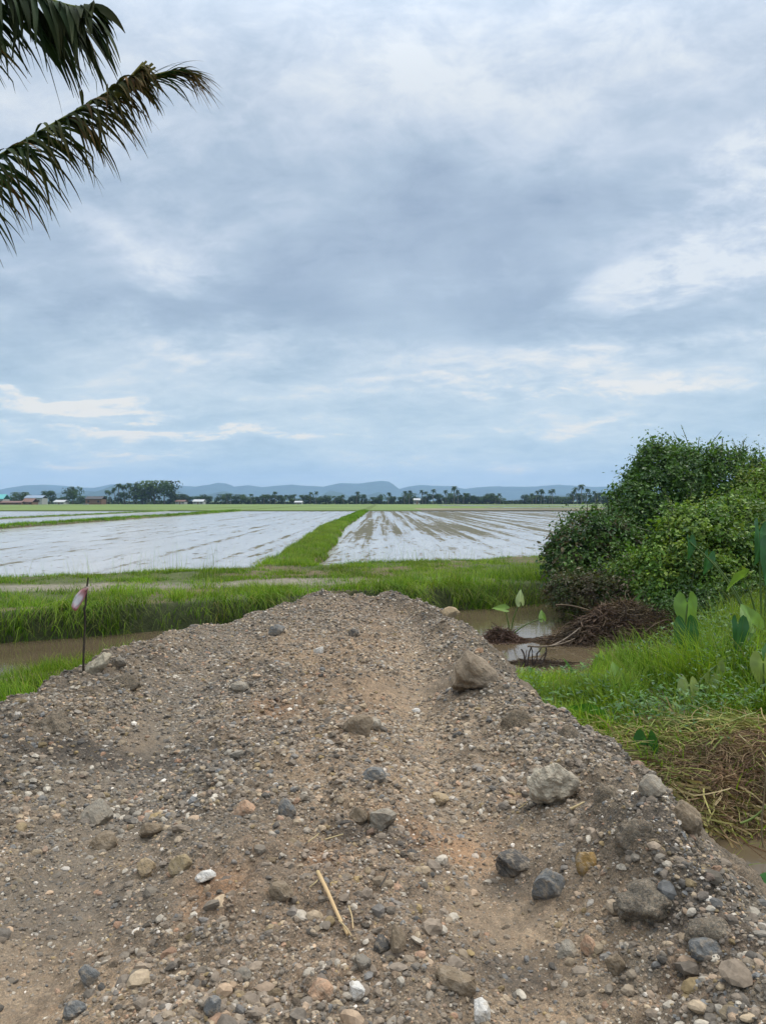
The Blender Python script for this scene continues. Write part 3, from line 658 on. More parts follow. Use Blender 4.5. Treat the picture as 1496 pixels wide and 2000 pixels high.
# grass beside the canal on the near left
def m_left(x, y):
    l, r = edges(x, y); return sstep(.0, .25, l-.22-x)*sstep(.35, -.1, y-nb(x))
grass('foreground_grass', 75000, dict(box=(-9, -2.6, 3.5, 11.8), mask=m_left), .14, .31, .010, tip=TIP, clump=.8)
def m_leftlow(x, y):
    l, r = edges(x, y); return np.exp(-(((x+3.0)/.9)**2+((y-13.2-.35*(x+3))/.35)**2))
grass('foreground_grass', 16000, dict(box=(-5, -1.2, 12, 14.6), mask=m_leftlow), .10, .26, .012, wts=(1, 3, 1, 5, 2, 2), hfun=lambda x, y: 1+0*x)
# right hand side: sedge and broad-leaved weeds
def m_right(x, y):
    l, r = edges(x, y); m = sstep(.0, .3, x-r-.25)*sstep(.3, -.25, y-nb(x)-.1)
    m = m*(1-.93*sstep(6.95, 6.3, y-.10*(x-2)+.35*fbm(x, y, 1.1, 3, 77)))
    return m
def right_h(x, y): return .5+.25*sstep(9.5, 7.5, y)+1.45*sstep(2.0, 3.6, x)*sstep(6.5, 8.5, y)
grass('foreground_grass', 190000, dict(box=(1.2, 9, 4, 15), mask=m_right),   .14, .42, .013, clump=.8, hfun=right_h, wts=(3, 5, 1, 5, .6, 3), tip=(.35, (.3, .33, .1)))
grass('foreground_grass', 7000, dict(box=(1.2, 9, 5.6, 12), mask=m_right), .16, .34, .034, hfun=right_h, wts=(5, 3, 4, 2, .3, 4), K=5, bend=(.2, 1.2))
grass('foreground_grass', 30000, dict(box=(-40, -9, -5, 11), mask=lambda x, y: sstep(.3, -.2, y-nb(x))), .15, .4, .02)
grass('foreground_grass', 30000, dict(box=(9, 40, 0, 24), mask=lambda x, y: sstep(.3, -.2, y-nb(x))), .2, .5, .025)
# sparse wisps standing in the paddy edge and on the peninsula
grass('foreground_grass', 22000, dict(box=(2.2, 6.6, 12.4, 15.6), mask=lambda x, y: (h_ground(x, y) > WL+.05)*.8*sstep(12.9, 14.0, y)), .08, .28, .012, wts=(2, 4, 1, 4, 2, 2))
grass('bank_grass', 9000, dict(box=(-1, 5.5, 14.6, 19), mask=lambda x, y: np.exp(-((y-fb(x)-.05)/.18)**2)), .10, .3, .012, wts=(0, 0, 1, 2, 6, 0), bend=(.4, 1.3))

grass('foreground_grass', 5000, dict(box=(1.6, 5.5, 5.3, 7.1), mask=lambda x, y: .5*(x > edges(x, y)[1]+.3)), .10, .30, .010, wts=(2, 4, 1, 4, 3, 2), bend=(.3, 1.2))
# ------------------------------------------------------------------ broad leaves on stems (small weeds, stuff)
def weeds(name, n, mask, box_, size, height, cols):
    x = rng.uniform(box_[0], box_[1], n); y = rng.uniform(box_[2], box_[3], n); keep = rng.random(n) < mask(x, y)*np.clip(.5+1.3*fbm(x, y, 2.2, 2, 300), 0, 1)
    x, y = x[keep], y[keep]; n = len(x); z = h_ground(x, y)+rng.random(n)**.7*height*right_h(x, y)
    P = np.stack([x, y, z], 1); a = rng.uniform(0, 2*PI, n); t = rng.uniform(-.2, .9, n)
    L = np.stack([np.cos(a)*np.cos(t), np.sin(a)*np.cos(t), np.sin(t)*.8], 1); S = np.stack([-np.sin(a), np.cos(a), 0*a], 1); Nn = np.cross(L, S)
    s = size*rng.uniform(.6, 1.4, n)[:, None]
    V = np.stack([P, P+L*s*.5-S*s*.27+Nn*s*.06, P+L*s*1.1-Nn*s*.08, P+L*s*.5+S*s*.27+Nn*s*.06], 1).reshape(-1, 3)
    b_ = (np.arange(n)*4)[:, None]; F_ = np.concatenate([b_+np.array([[0, 1, 2]]), b_+np.array([[0, 2, 3]])])
    cols = np.array(cols); c = cols[rng.integers(0, len(cols), n)]*rng.uniform(.75, 1.2, (n, 1))
    return tag(mk(name, V, [F_], np.repeat(c, 4, 0), M_leaf), kind='stuff')
weeds('ground_cover', 42000, m_right, (1.4, 7, 5.8, 12.5), .055, .26, [(.06, .15, .03), (.09, .19, .03), (.045, .115, .03)])
weeds('ground_cover', 9000, m_leftlow, (-5, -1.2, 12, 14.6), .04, .10, [(.10, .18, .03), (.16, .21, .04)])

# ------------------------------------------------------------------ bushes
def leaves_on(ells, nclump, per, size, cols, spread=.16, zmin=-.6, inner=.25):
    """ells: list (cx,cy,cz,rx,ry,rz)"""
    E = np.array(ells, float); vol = (E[:, 3]*E[:, 5])**1.0; p = vol/vol.sum(); pts = []; nrm = []
    while len(pts) < nclump:
        e = E[rng.choice(len(E), p=p)]; d_ = rng.normal(size=3); d_ /= np.linalg.norm(d_)
        rr = 1+.18*float(fbm(np.array([d_[0]*1.5+e[0]]), np.array([d_[2]*1.5+e[1]]), 1.6, 3, 400)[0])*2
        if rng.random() < inner: rr *= rng.uniform(.55, .95)
        q = e[:3]+d_*e[3:]*rr
        if q[2] < zmin: continue
        ins = (((q-E[:, :3])/E[:, 3:])**2).sum(1)
        if (ins < .45).any() and rng.random() > .15: continue
        pts.append(q); nrm.append(d_)
    pts = np.array(pts); nrm = np.array(nrm)
    cb = np.array(cols)[rng.integers(0, len(cols), nclump)]*rng.uniform(.75, 1.25, (nclump, 1))
    k_ = rng.integers(0, nclump, nclump*per); n = len(k_)
    P = pts[k_]+rng.normal(0, spread*.5, (n, 3))*rng.uniform(.3, 1.7, nclump)[k_][:, None]
    Nn = nrm[k_]*.6+np.array([0, 0, .45])+rng.normal(0, .55, (n, 3)); Nn /= np.linalg.norm(Nn, axis=1)[:, None]
    t = rng.normal(size=(n, 3)); t[:, 2] -= .5; L = t-Nn*(t*Nn).sum(1)[:, None]; L /= np.linalg.norm(L, axis=1)[:, None]; S = np.cross(Nn, L)
    s = (size*rng.uniform(.7, 1.3, nclump)[k_]*rng.uniform(.4, 1.5, n))[:, None]
    V = np.stack([P, P+L*s*.5-S*s*.30+Nn*s*.07, P+L*s*1.1-Nn*s*.1, P+L*s*.5+S*s*.33+Nn*s*.07], 1).reshape(-1, 3)
    b_ = (np.arange(n)*4)[:, None]; F_ = np.concatenate([b_+np.array([[0, 1, 2]]), b_+np.array([[0, 2, 3]])])
    c = cb[k_]*rng.uniform(.8, 1.2, (n, 1)); return V, F_, np.repeat(c, 4, 0), pts
def bush(name, label, ells, nclump, per, size, cols, base, stems=9, spread=.16, twigs=30, cat='bush', zmin=-.55, inner=.25):
    t = thing(name, label, cat, base); bs = np.array(base)
    V, F_, Cc, pts = leaves_on(ells, nclump, per, size, cols, spread, zmin, inner)
    A = Acc(); A.add(V-bs, F_, Cc)
    # shoots that stick out of the outline
    E = np.array(ells)
    for q in range(twigs):
        e = E[rng.integers(len(E))]; a = rng.uniform(0, 2*PI); el = rng.uniform(.1, 1.4); d_ = np.array([math.cos(a)*math.cos(el), math.sin(a)*math.cos(el), math.sin(el)])
        p0 = e[:3]+d_*e[3:]*.95; p1 = p0+d_*rng.uniform(.15, .5)+np.array([0, 0, rng.uniform(-.02, .15)])+rng.normal(0, .05, 3)
        P = np.array([p0, (p0+p1)/2+[0, 0, .04], p1])-bs
        tube(P, [.010, .008, .005], 4, (.08, .10, .04), A)
        for h in range(9):
            s = rng.random(); pp = P[0]*(1-s)+P[2]*s; dd = rng.normal(size=3); dd /= np.linalg.norm(dd); ss = np.cross(dd, [0, 0, 1.0]); z_ = size*rng.uniform(.6, 1.1)
            A.add([pp, pp+dd*z_*.5-ss*z_*.33, pp+dd*z_*1.1-[0, 0, z_*.15], pp+dd*z_*.5+ss*z_*.33], [[0, 1, 2], [0, 2, 3]], np.array(cols[q % len(cols)])*rng.uniform(.8, 1.3))
    A.build('crown', M_leaf, t)
    T = Acc()
    for q in range(stems):
        tgt = pts[rng.integers(len(pts))]-bs; b0 = np.array([rng.normal(0, .12), rng.normal(0, .1), -.15]); mid = b0*.5+tgt*.5+rng.normal(0, .15, 3)+[0, 0, .2]
        s = np.linspace(0, 1, 9)[:, None]; P = (1-s)**2*b0+2*s*(1-s)*mid+s*s*tgt
        tube(P, np.linspace(.045, .008, 9), 6, (.11, .085, .06), T)
    T.build('trunk', M_bark, t, True); return t
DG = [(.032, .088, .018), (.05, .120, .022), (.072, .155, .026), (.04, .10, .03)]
MG = [(.085, .185, .022), (.135, .25, .03), (.19, .29, .04), (.065, .145, .024)]
YG = [(.13, .215, .03), (.17, .25, .04), (.10, .18, .03), (.21, .26, .06)]
def E(px, py, Y, rpx, rpy, ry=None):
    p = at(px, py, Y); s = Y/F; return (p[0], p[1], p[2], rpx*s, ry or (rpx+rpy)/2*s, rpy*s)
bush('bush', 'tallest dark green bush with a rounded humped top hung with creepers', [E(1310, 960, 18, 78, 76), E(1400, 950, 18, 62, 70), E(1262, 1020, 17.6, 72, 90), E(1350, 1050, 18, 100, 90), E(1230, 1080, 17.4, 60, 90), E(1425, 1060, 18, 70, 110), E(1310, 1120, 17.6, 100, 70), E(1225, 1035, 17.2, 42, 44), E(1280, 905, 18, 36, 34), E(1355, 905, 18, 50, 30), E(1445, 915, 18, 36, 36)],
     2100, 42, .070, DG[1:]+[(.085, .17, .026), (.065, .14, .025)], (7.0, 18.2, -.35), 22, .22, 90)
bush('bush', 'low dark bush at the left end of the thicket by the paddy water', [E(1150, 1050, 16.2, 56, 44), E(1195, 1060, 16.4, 50, 50), E(1125, 1110, 16, 46, 66), E(1180, 1130, 16, 66, 66), E(1088, 1082, 16.3, 22, 20)],
     800, 36, .066, DG[1:]+[(.07, .13, .03), (.085, .075, .04)], (4.7, 16.3, -.35), 18, .18, 60, inner=.35)
bush('bush', 'light yellow green bush spreading in front of the dark tall one', [E(1380, 1080, 14.6, 92, 80), E(1440, 1050, 15, 90, 76), E(1310, 1120, 14.2, 70, 66), E(1480, 1120, 14.6, 80, 110), E(1400, 1150, 14, 90, 60), E(1290, 1165, 14, 60, 48), E(1345, 1030, 15, 46, 40), E(1235, 1120, 14.6, 44, 34), E(1470, 1200, 13.6, 50, 50)],
     1700, 40, .072, MG+YG[:2]+DG[2:3], (6.0, 14.8, -.35), 18, .17, 70)
bush('bush', 'bright green bush at the right edge of the photo behind the thicket', [E(1492, 975, 17, 60, 58), E(1545, 975, 17, 80, 90), E(1462, 1000, 17, 50, 60), E(1480, 1040, 16.8, 60, 60), E(1560, 1090, 17, 90, 110)],
     1000, 38, .068, YG+MG[:2], (9.0, 17.2, -.35), 12, .2, 50)
bush('bush', 'brownish scrubby bush low down between thicket and dead roots', [E(1165, 1155, 14.6, 76, 34), E(1235, 1160, 14.4, 66, 40), E(1110, 1160, 15, 44, 36)],
     360, 30, .05, [(.075, .085, .03), (.09, .075, .045), (.06, .095, .03), (.10, .085, .05)], (4.1, 14.7, -.4), 12, .14, 14, inner=.45)
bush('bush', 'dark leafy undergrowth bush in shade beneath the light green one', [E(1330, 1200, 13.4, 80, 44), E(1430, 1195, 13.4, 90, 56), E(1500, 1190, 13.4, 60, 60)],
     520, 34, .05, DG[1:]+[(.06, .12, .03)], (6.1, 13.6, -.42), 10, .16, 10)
bush('bush', 'tangled bush continuing the thicket beyond the right edge', [(11.5, 16.5, .9, 1.7, 1.3, 1.4), (13.5, 17.5, .6, 1.8, 1.3, 1.2), (10.2, 14.6, .3, 1.2, 1.0, .9)], 500, 30, .085, DG+MG, (11.8, 16.6, -.4), 8, .24, 10)

# ------------------------------------------------------------------ taro
def taro_leaf(acc, p, yaw, pitch, L, col, fold=.35, roll=0.0, droop=.25):
    # heart / arrow outline around the stalk joint (0,0); tip +y, lobes -y
    out_ = [(0, 1.0), (.12, .80), (.25, .55), (.34, .30), (.38, .05), (.36, -.15), (.28, -.32), (.17, -.40), (.08, -.30), (.02, -.06)]
    ptsR = out_; pl = [(-x, y) for x, y in reversed(out_)]
    ring = ptsR+pl[:-1]; n = len(ring); V = [(0, 0)]+[(x*.5, y*.5+.0) for x, y in ring]+list(ring)
    V = np.array(V); x, y = V[:, 0], V[:, 1]
    z = fold*np.abs(x)-droop*y*np.abs(y)+.03*np.sin(9*y+2*x)*np.abs(x)*3
    P = np.stack([x, y, z], 1)*L
    Rm = np.array((Matrix.Rotation(yaw, 3, 'Z') @ Matrix.Rotation(pitch, 3, 'X') @ Matrix.Rotation(roll, 3, 'Y')))
    P = P@Rm.T+np.asarray(p)
    F1 = [[0, 1+i, 1+(i+1) % n] for i in range(n)]; F2 = [[1+i, 1+n+i, 1+n+(i+1) % n, 1+(i+1) % n] for i in range(n)]
    c = np.ones((len(P), 3))*np.array(col); c[np.abs(x) < .03] *= 1.55; c *= rng.uniform(.85, 1.15, (len(P), 1))
    return P, F1, F2, c
def taro(px, py, Y, leaves, label, name='taro_plant', base=None, stemcol=(.12, .19, .05), group=None):
    """leaves: (px,py,dY,length_px,yaw,pitch,col)"""
    b = np.array(base if base is not None else at(px, py, Y)); b[2] = float(h_ground(np.array([b[0]]), np.array([b[1]]))[0])
    if b[2] < WL: b[2] = WL-.1
    t = thing(name, label, 'taro plant', tuple(b), 0, group)
    for (lx, ly, dY, Lp, yaw, pitch, col) in leaves:
        q = at(lx, ly, Y+dY); L = Lp/F*(Y+dY)
        s = np.linspace(0, 1, 8)[:, None]; mid = np.array([(b[0]*.75+q[0]*.25), (b[1]+q[1])/2, q[2]*.7+b[2]*.3]); P = ((1-s)**2*b+2*s*(1-s)*mid+s*s*q)-b
        A = Acc(); tube(P, np.linspace(.015, .008, 8), 6, stemcol, A); st = A.build('stem', M_taro, t, True)
        LP, F1, F2, c = taro_leaf(None, q-b, yaw, pitch, L, col, fold=.45, roll=rng.choice([-1, 1])*rng.uniform(.35, .95))
        mk('leaf', LP, [np.array(F1), np.array(F2)], c, M_taro, t, True)
    return t
G1 = (.14, .25, .045); G2 = (.035, .115, .035); G3 = (.20, .27, .09); G4 = (.05, .15, .03); PL = (.28, .36, .17)
taro(1335, 1310, 9.0, [(1342, 1180, .1, 62, 2.9, -1.25, G1), (1340, 1225, -.1, 60, 3.4, -1.35, G2), (1330, 1225, .15, 34, 2.2, -1.0, G4)], 'tall taro plant with one bright leaf above a dark one, before the thicket')
taro(1440, 1330, 8.6, [(1470, 1218, .1, 50, .4, .9, G1), (1440, 1222, -.1, 52, 3.0, -1.3, G2), (1455, 1235, .2, 44, -.5, .8, G4)], 'taro plant with cupped leaves rising over the grass at right')
taro(1490, 1400, 7.6, [(1490, 1295, 0, 62, 3.3, -1.4, G3), (1512, 1270, .2, 56, 2.4, -1.0, G4)], 'taro plant with a pale hanging leaf at the right edge')
taro(1350, 1400, 7.7, [(1345, 1340, 0, 52, 3.2, -1.45, PL), (1385, 1330, .1, 44, 2.6, -1.3, G3), (1400, 1300, .3, 44, 2.9, -1.3, G3)], 'taro plant with thin grey green folded leaves in the right grass')
taro(1270, 1500, 6.2, [(1264, 1450, 0, 66, 3.2, -1.45, G2)], 'dark green single taro leaf hanging beside the straw')
taro(1180, 1440, 7.0, [(1158, 1395, -.1, 54, 1.2, .35, G4), (1178, 1410, .1, 40, -.4, .4, G1), (1130, 1415, 0, 40, 1.9, .2, (.16, .24, .06))], 'low taro plant with flat leaves at the track edge')
taro(1290, 1450, 6.9, [(1290, 1400, 0, 32, .3, .6, PL), (1308, 1402, .1, 28, -.8, .5, G3)], 'small pale leaved taro plant at the top of the straw heap')
taro(1060, 1370, 9.0, [(1022, 1338, 0, 36, .3, 1.3, PL), (1050, 1345, .1, 46, .9, 1.2, G4), (1082, 1350, .1, 44, -.9, 1.1, G4), (1066, 1362, -.1, 40, 1.5, 1.0, G1), (1036, 1366, -.1, 36, 1.0, .9, G4)], 'cluster of upright taro leaves beside the dark stump')
taro(1215, 1390, 8.0, [(1222, 1352, 0, 30, 1.6, .3, PL), (1205, 1330, .2, 40, .4, 1.2, G1)], 'taro plant with one small round pale leaf in the middle of the right grass')
taro(1150, 1330, 9.8, [(1115, 1318, 0, 36, .9, 1.3, G4), (1168, 1306, .2, 36, -1.0, 1.35, G1), (1212, 1290, .2, 36, 1.2, 1.3, G3)], 'slender upright taro leaves at the water edge behind the stump')
taro(996, 1225, 13.6, [(1017, 1175, 0, 26, .2, 1.2, PL), (985, 1190, .1, 24, 1.5, .2, G1), (1060, 1208, 0, 20, .3, 1.0, G1)], 'lone taro plant standing in the canal with a pale upright leaf')
taro(1490, 1250, 9.5, [(1450, 1128, 0, 44, 1.5, -.5, G1), (1482, 1040, .3, 66, 2.8, -1.1, G2), (1505, 1075, .1, 70, 2.6, -1.0, G2), (1345, 1058, .4, 36, 3.2, -1.3, G2), (1382, 1088, .4, 36, 2.5, -1.2, G2)], 'tallest taro plant with big dark leaves before the light green bush')
taro(1480, 1745, 4.4, [(1462, 1722, 0, 60, 1.3, .1, G4), (1498, 1735, .1, 64, -.9, .1, (.05, .16, .04)), (1490, 1760, -.1, 50, 2.4, -.2, G4)], 'green leafy plant in the lower right corner by the pool')

# ------------------------------------------------------------------ straw heap, stalks, roots
def strands(name, n, cen, rad, ln, wid, cols, hgt, label=None, flat=.25, seed_dir=None, mat=None):
    a = rng.uniform(0, 2*PI, n); r = np.sqrt(rng.random(n)); x = cen[0]+rad[0]*r*np.cos(a); y = cen[1]+rad[1]*r*np.sin(a)
    z = h_any(x, y)+rng.random(n)*hgt*(1-r*r)
    K_ = 7; s = np.linspace(-.5, .5, K_)
    th = rng.uniform(-PI, PI, n) if seed_dir is None else seed_dir+rng.normal(0, .7, n)
    L = ln*rng.uniform(.5, 1.5, n); curl = rng.normal(0, 1.5, n)
    P = np.zeros((n, K_, 3)); P[:, :, 0] = x[:, None]+L[:, None]*s*np.cos(th)[:, None]-np.sin(th)[:, None]*curl[:, None]*L[:, None]*s**2
    P[:, :, 1] = y[:, None]+L[:, None]*s*np.sin(th)[:, None]+np.cos(th)[:, None]*curl[:, None]*L[:, None]*s**2
    tilt = rng.normal(0, flat, n); P[:, :, 2] = z[:, None]+L[:, None]*s*tilt[:, None]-L[:, None]*np.abs(rng.normal(0, .9, n))[:, None]*s**2+.02
    P[:, :, 2] = np.maximum(P[:, :, 2], np.maximum(h_any(P[:, :, 0], P[:, :, 1])+.004, WL+.004))
    S = np.stack([-np.sin(th), np.cos(th), rng.normal(0, 1, n)], 1); S /= np.linalg.norm(S, axis=1)[:, None]
    w_ = (wid*rng.uniform(.6, 1.5, n))[:, None, None]*.5
    V = np.stack([P-S[:, None]*w_, P+S[:, None]*w_], 2).reshape(-1, 3)
    b_ = (np.arange(n)*K_*2)[:, None]; i_ = (np.arange(K_-1)*2)[None, :]; F_ = np.stack([b_+i_, b_+i_+1, b_+i_+3, b_+i_+2], -1).reshape(-1, 4)
    cols = np.array(cols); c = cols[rng.integers(0, len(cols), n)]*rng.uniform(.7, 1.25, (n, 1))
    return tag(mk(name, V, [F_], np.repeat(c, K_*2, 0), mat or M_straw), kind='stuff')
ST = [(.16, .10, .065), (.22, .15, .09), (.10, .065, .045), (.28, .215, .12)]
STG = [(.22, .24, .07), (.16, .20, .05), (.28, .26, .10), (.25, .19, .09)]
strands('straw', 11000, (3.1, 5.95), (1.15, .55), .26, .005, ST, .17)
strands('straw', 3200, (2.7, 6.5), (1.2, .5), .42, .008, STG, .14)
strands('straw', 1800, (2.3, 5.75), (.7, .35), .34, .008, ST+STG[:1], .10)
strands('straw', 260, (2.35, 5.65), (.45, .28), .34, .016, STG[2:]+[(.42, .34, .20)], .10)
strands('straw', 2500, (4.6, 6.6), (1.1, .9), .35, .008, ST+STG, .22)
strands('dead_roots', 14000, (4.4, 13.2), (1.25, .55), .20, .008, [(.085, .055, .04), (.14, .095, .065), (.05, .036, .028), (.17, .13, .09)], .20, flat=.75)
strands('dead_roots', 5500, (3.5, 12.8), (.95, .45), .22, .010, [(.06, .042, .033), (.09, .062, .046), (.13, .095, .07)], .30, flat=.4)
strands('dead_roots', 6000, (5.9, 13.0), (1.1, .6), .24, .009, [(.10, .066, .048), (.13, .085, .06)], .34, flat=.6)
strands('dead_roots', 1800, (2.0, 12.9), (.42, .32), .13, .010, [(.07, .048, .04), (.10, .065, .05)], .10, flat=.6)
strands('dead_roots', 420, (2.25, 11.05), (.34, .22), .24, .011, [(.05, .04, .032), (.08, .06, .045)], .12, flat=1.0)
def stalk(name, pts, r0, r1, col, label, cat, lift=.01, mat=None, group=None):
    P = []
    for (px, py, dz) in pts:
        h = hit(px, py+0); P.append([h[0], h[1], h[2]+dz+lift])
    P = np.array(P); t = np.linspace(0, 1, len(P)); tt = np.linspace(0, 1, len(P)*4)
    Q = np.stack([np.interp(tt, t, P[:, k_]) for k_ in range(3)], 1)
    Q = np.apply_along_axis(lambda v_: np.convolve(np.pad(v_, 2, 'edge'), np.ones(5)/5, 'valid'), 0, Q)
    base = Q[0].copy(); A = Acc(); tube(Q-base, np.linspace(r0, r1, len(Q)), 7, col, A); o = A.build(name, mat or M_bark, None, True); o.location = base
    return tag(o, label, cat, group)
# long yellow green stalks lying over the straw
GS = (.30, .34, .09)
def arc(name, P, r0, r1, col, label, cat, mat=None):
    P = np.array([at(*p) for p in P]); s = np.linspace(0, 1, 14); t = np.linspace(0, 1, len(P))
    Q = np.stack([np.polyval(np.polyfit(t, P[:, k_], min(len(P)-1, 3)), s) for k_ in range(3)], 1)
    b0 = Q[0].copy(); A = Acc(); tube(Q-b0, np.linspace(r0, r1, 14), 6, col, A); o = A.build(name, mat or M_taro, None, True); o.location = b0
    return tag(o, label, cat)
arc('fallen_stalk', [(1315, 1530, 5.9), (1345, 1490, 6.0), (1380, 1455, 6.1), (1408, 1442, 6.15)], .011, .006, GS, 'thick yellow green stalk arching over the straw, left of a close pair', 'stalk')
arc('fallen_stalk', [(1328, 1535, 5.85), (1365, 1495, 5.95), (1392, 1462, 6.05), (1412, 1440, 6.1)], .010, .006, GS, 'thick yellow green stalk arching over the straw, right of a close pair', 'stalk')
arc('fallen_stalk', [(1280, 1500, 6.3), (1300, 1460, 6.35), (1322, 1428, 6.4), (1345, 1423, 6.4)], .008, .005, (.30, .30, .10), 'bent yellow stalk rising beside the dark taro leaf', 'stalk')
arc('fallen_stalk', [(1310, 1462, 6.3), (1360, 1440, 6.4), (1420, 1412, 6.5), (1475, 1392, 6.6)], .009, .006, (.27, .33, .10), 'long green stalk lying along the top of the straw heap', 'stalk')
arc('fallen_stalk', [(1190, 1428, 6.6), (1250, 1418, 6.6), (1300, 1420, 6.6), (1350, 1432, 6.6)], .009, .006, (.26, .32, .08), 'green stalk lying level along the near grass edge', 'stalk')
arc('fallen_stalk', [(1442, 1434, 6.1), (1462, 1455, 6.0), (1480, 1470, 6.0), (1500, 1480, 6.0)], .006, .004, (.30, .27, .14), 'short dry stalk pointing to the right edge over the straw', 'stalk')
arc('twig', [(1490, 1655, 5.0), (1488, 1590, 5.0), (1494, 1520, 5.0), (1484, 1462, 5.0)], .006, .003, (.27, .22, .16), 'thin bare twig standing upright at the right edge by the pool', 'twig')
arc('fallen_stalk', [(1445, 1608, 5.1), (1465, 1600, 5.1), (1485, 1585, 5.1), (1505, 1560, 5.1)], .008, .005, (.20, .27, .07), 'green stalk dipping into the pool at the right edge', 'stalk')
arc('branch', [(1085, 1182, 14.0), (1120, 1184, 14.0), (1150, 1192, 13.9), (1165, 1195, 13.9)], .018, .012, (.12, .09, .06), 'bent dark branch lying on top of the dead roots', 'branch', M_bark)
arc('branch', [(1075, 1262, 12.3), (1100, 1250, 12.5), (1120, 1236, 12.6), (1132, 1226, 12.7)], .014, .009, (.22, .18, .14), 'pale stick leaning up across the dead roots', 'branch', M_bark)
arc('branch', [(1030, 1262, 11.9), (1070, 1262, 12), (1100, 1256, 12.2), (1122, 1247, 12.4)], .016, .008, (.15, .12, .09), 'grey brown stick lying low between stump and dead roots', 'branch', M_bark)
for i_, P_ in enumerate([[(1150, 1262, 12.6), (1185, 1235, 12.7), (1205, 1205, 12.8), (1235, 1190, 12.9)], [(1200, 1268, 12.5), (1215, 1230, 12.6), (1222, 1200, 12.7), (1216, 1178, 12.7)], [(1090, 1240, 12.9), (1130, 1222, 13), (1180, 1215, 13), (1228, 1222, 13)],
                         [(1240, 1262, 12.6), (1262, 1232, 12.6), (1290, 1214, 12.7), (1310, 1210, 12.7)], [(1120, 1214, 13.4), (1150, 1202, 13.4), (1172, 1206, 13.4), (1200, 1196, 13.4)]]):
    arc('branch', P_, .016, .006, [(.15, .11, .08), (.07, .05, .04), (.20, .16, .12), (.10, .07, .05), (.06, .045, .035)][i_], ['brown branch slanting up to the right out of the dead roots', 'dark branch standing nearly upright in the dead roots', 'pale dead branch lying along the front of the dead roots', 'brown branch at the right end of the dead roots', 'dark branch on the back of the dead roots near the bent one'][i_], 'branch', M_bark)
# stump with dark finger like roots in the water
b = at(1030, 1300, 10.9); t = thing('tree_stump', 'dark uprooted stump with finger like roots standing in the bright water', 'stump', (float(b[0]), float(b[1]), WL-.05)); b = np.array([b[0], b[1], WL-.05])
for (x0, y0, x1, y1, r_) in [(1022, 1318, 1040, 1262, .020), (1034, 1316, 1054, 1264, .018), (1042, 1314, 1062, 1268, .018), (1018, 1305, 1026, 1266, .022), (1050, 1300, 1078, 1286, .020), (1010, 1312, 1034, 1264, .016), (1028, 1312, 1046, 1266, .020), (1046, 1308, 1070, 1266, .016), (1030, 1322, 1004, 1298, .018)]:
    q0 = at(x0, y0+6, 10.9); q1 = at(x1, y1, 11.05+rng.uniform(-.1, .1)); q0[2] -= .06; q1 = q1+rng.normal(0, .035, 3); s = np.linspace(0, 1, 8)[:, None]; P = q0*(1-s)+q1*s+np.sin(s*PI)*rng.normal(0, .035, 3)+rng.normal(0, .007, (8, 3)); r_ *= rng.uniform(.6, 1.2)
    A = Acc(); tube(P-b, np.linspace(r_, r_*.5, 8), 7, (.045, .036, .030), A); A.build('root', M_bark, t, True)
A = Acc(); P = np.array([at(x_, y_, 11.0) for x_, y_ in ((1012, 1326), (1028, 1312), (1046, 1318), (1064, 1310))])-b; tube(P, [.03, .055, .045, .02], 9, (.05, .04, .033), A); A.build('log', M_bark, t, True)

# dry stalk on the track and loose straws
stalk('dry_stalk', [(618, 1712, 0.02), (640, 1756, .02), (660, 1798, .01), (682, 1836, .0)], .0085, .006, (.50, .38, .22), 'long dry straw coloured stalk lying in the middle of the track', 'stalk', mat=M_straw)
for i_, (a_, b_, lb) in enumerate([((660, 1808), (688, 1842), 'thin straw left of the long stalk foot'), ((680, 1778), (690, 1828), 'thin straw standing steep at the foot of the long stalk'), ((600, 1655), (624, 1636), 'thin straw above the long stalk, left of a longer one'), ((632, 1650), (672, 1638), 'pale straw lying level above the long stalk'),
                                 ((1012, 1588), (1032, 1572), 'curved pale straw at the foot of the large grey rock'), ((1112, 1590), (1142, 1574), 'pale wood splinter right of the large grey rock'), ((740, 1745), (758, 1712), 'dark bent twig right of the long dry stalk'), ((604, 1745), (622, 1728), 'thin straw touching the top of the long stalk')]):
    stalk('straw_stem', [(a_[0], a_[1], .012), ((a_[0]+b_[0])/2+3, (a_[1]+b_[1])/2, .015), (b_[0], b_[1], .012)], .0035 if i_ != 5 else .008, .0025, (.45, .36, .22) if i_ != 6 else (.07, .06, .055), lb, 'straw', mat=M_straw)

# ------------------------------------------------------------------ marker stake with plastic tape
p = hit(163, 1312); Ys = p[1]
st = thing('marker_stake', 'thin dark stake with a pink and white ribbon at the left track edge', 'stake', tuple(p)); A = Acc()
P = np.array([at(163, 1322, Ys), at(164, 1280, Ys), at(167, 1210, Ys), at(165, 1188, Ys), at(168, 1182, Ys), at(170, 1150, Ys), at(173, 1128, Ys)])-p
tube(P, [.011, .010, .010, .011, .010, .009, .007], 8, (.055, .045, .035), A); A.build('post', M_bark, st, True)
m, N, out = material('plastic_tape')
a = N.n('ShaderNodeAttribute', attribute_name='Col').outputs['Color']
pr = N.n('ShaderNodeBsdfPrincipled', {'Base Color': a, 'Roughness': .35, 'Specular IOR Level': .5}); tr = N.n('ShaderNodeBsdfTranslucent', {'Color': a})
fin(N, out, N.n('ShaderNodeMixShader', {0: .55, 1: pr.outputs[0], 2: tr.outputs[0]}).outputs[0]); M_tape = m
cl_ = [(172, 1146, 3), (165, 1154, 8), (157, 1166, 12), (150, 1178, 11), (146, 1186, 9), (146, 1192, 5)]
V = []; Cc = []; n = len(cl_); cols = [(.9, .82, .76), (.85, .42, .44), (.95, .9, .94), (.95, .95, .97), (.92, .7, .75), (.8, .25, .27)]
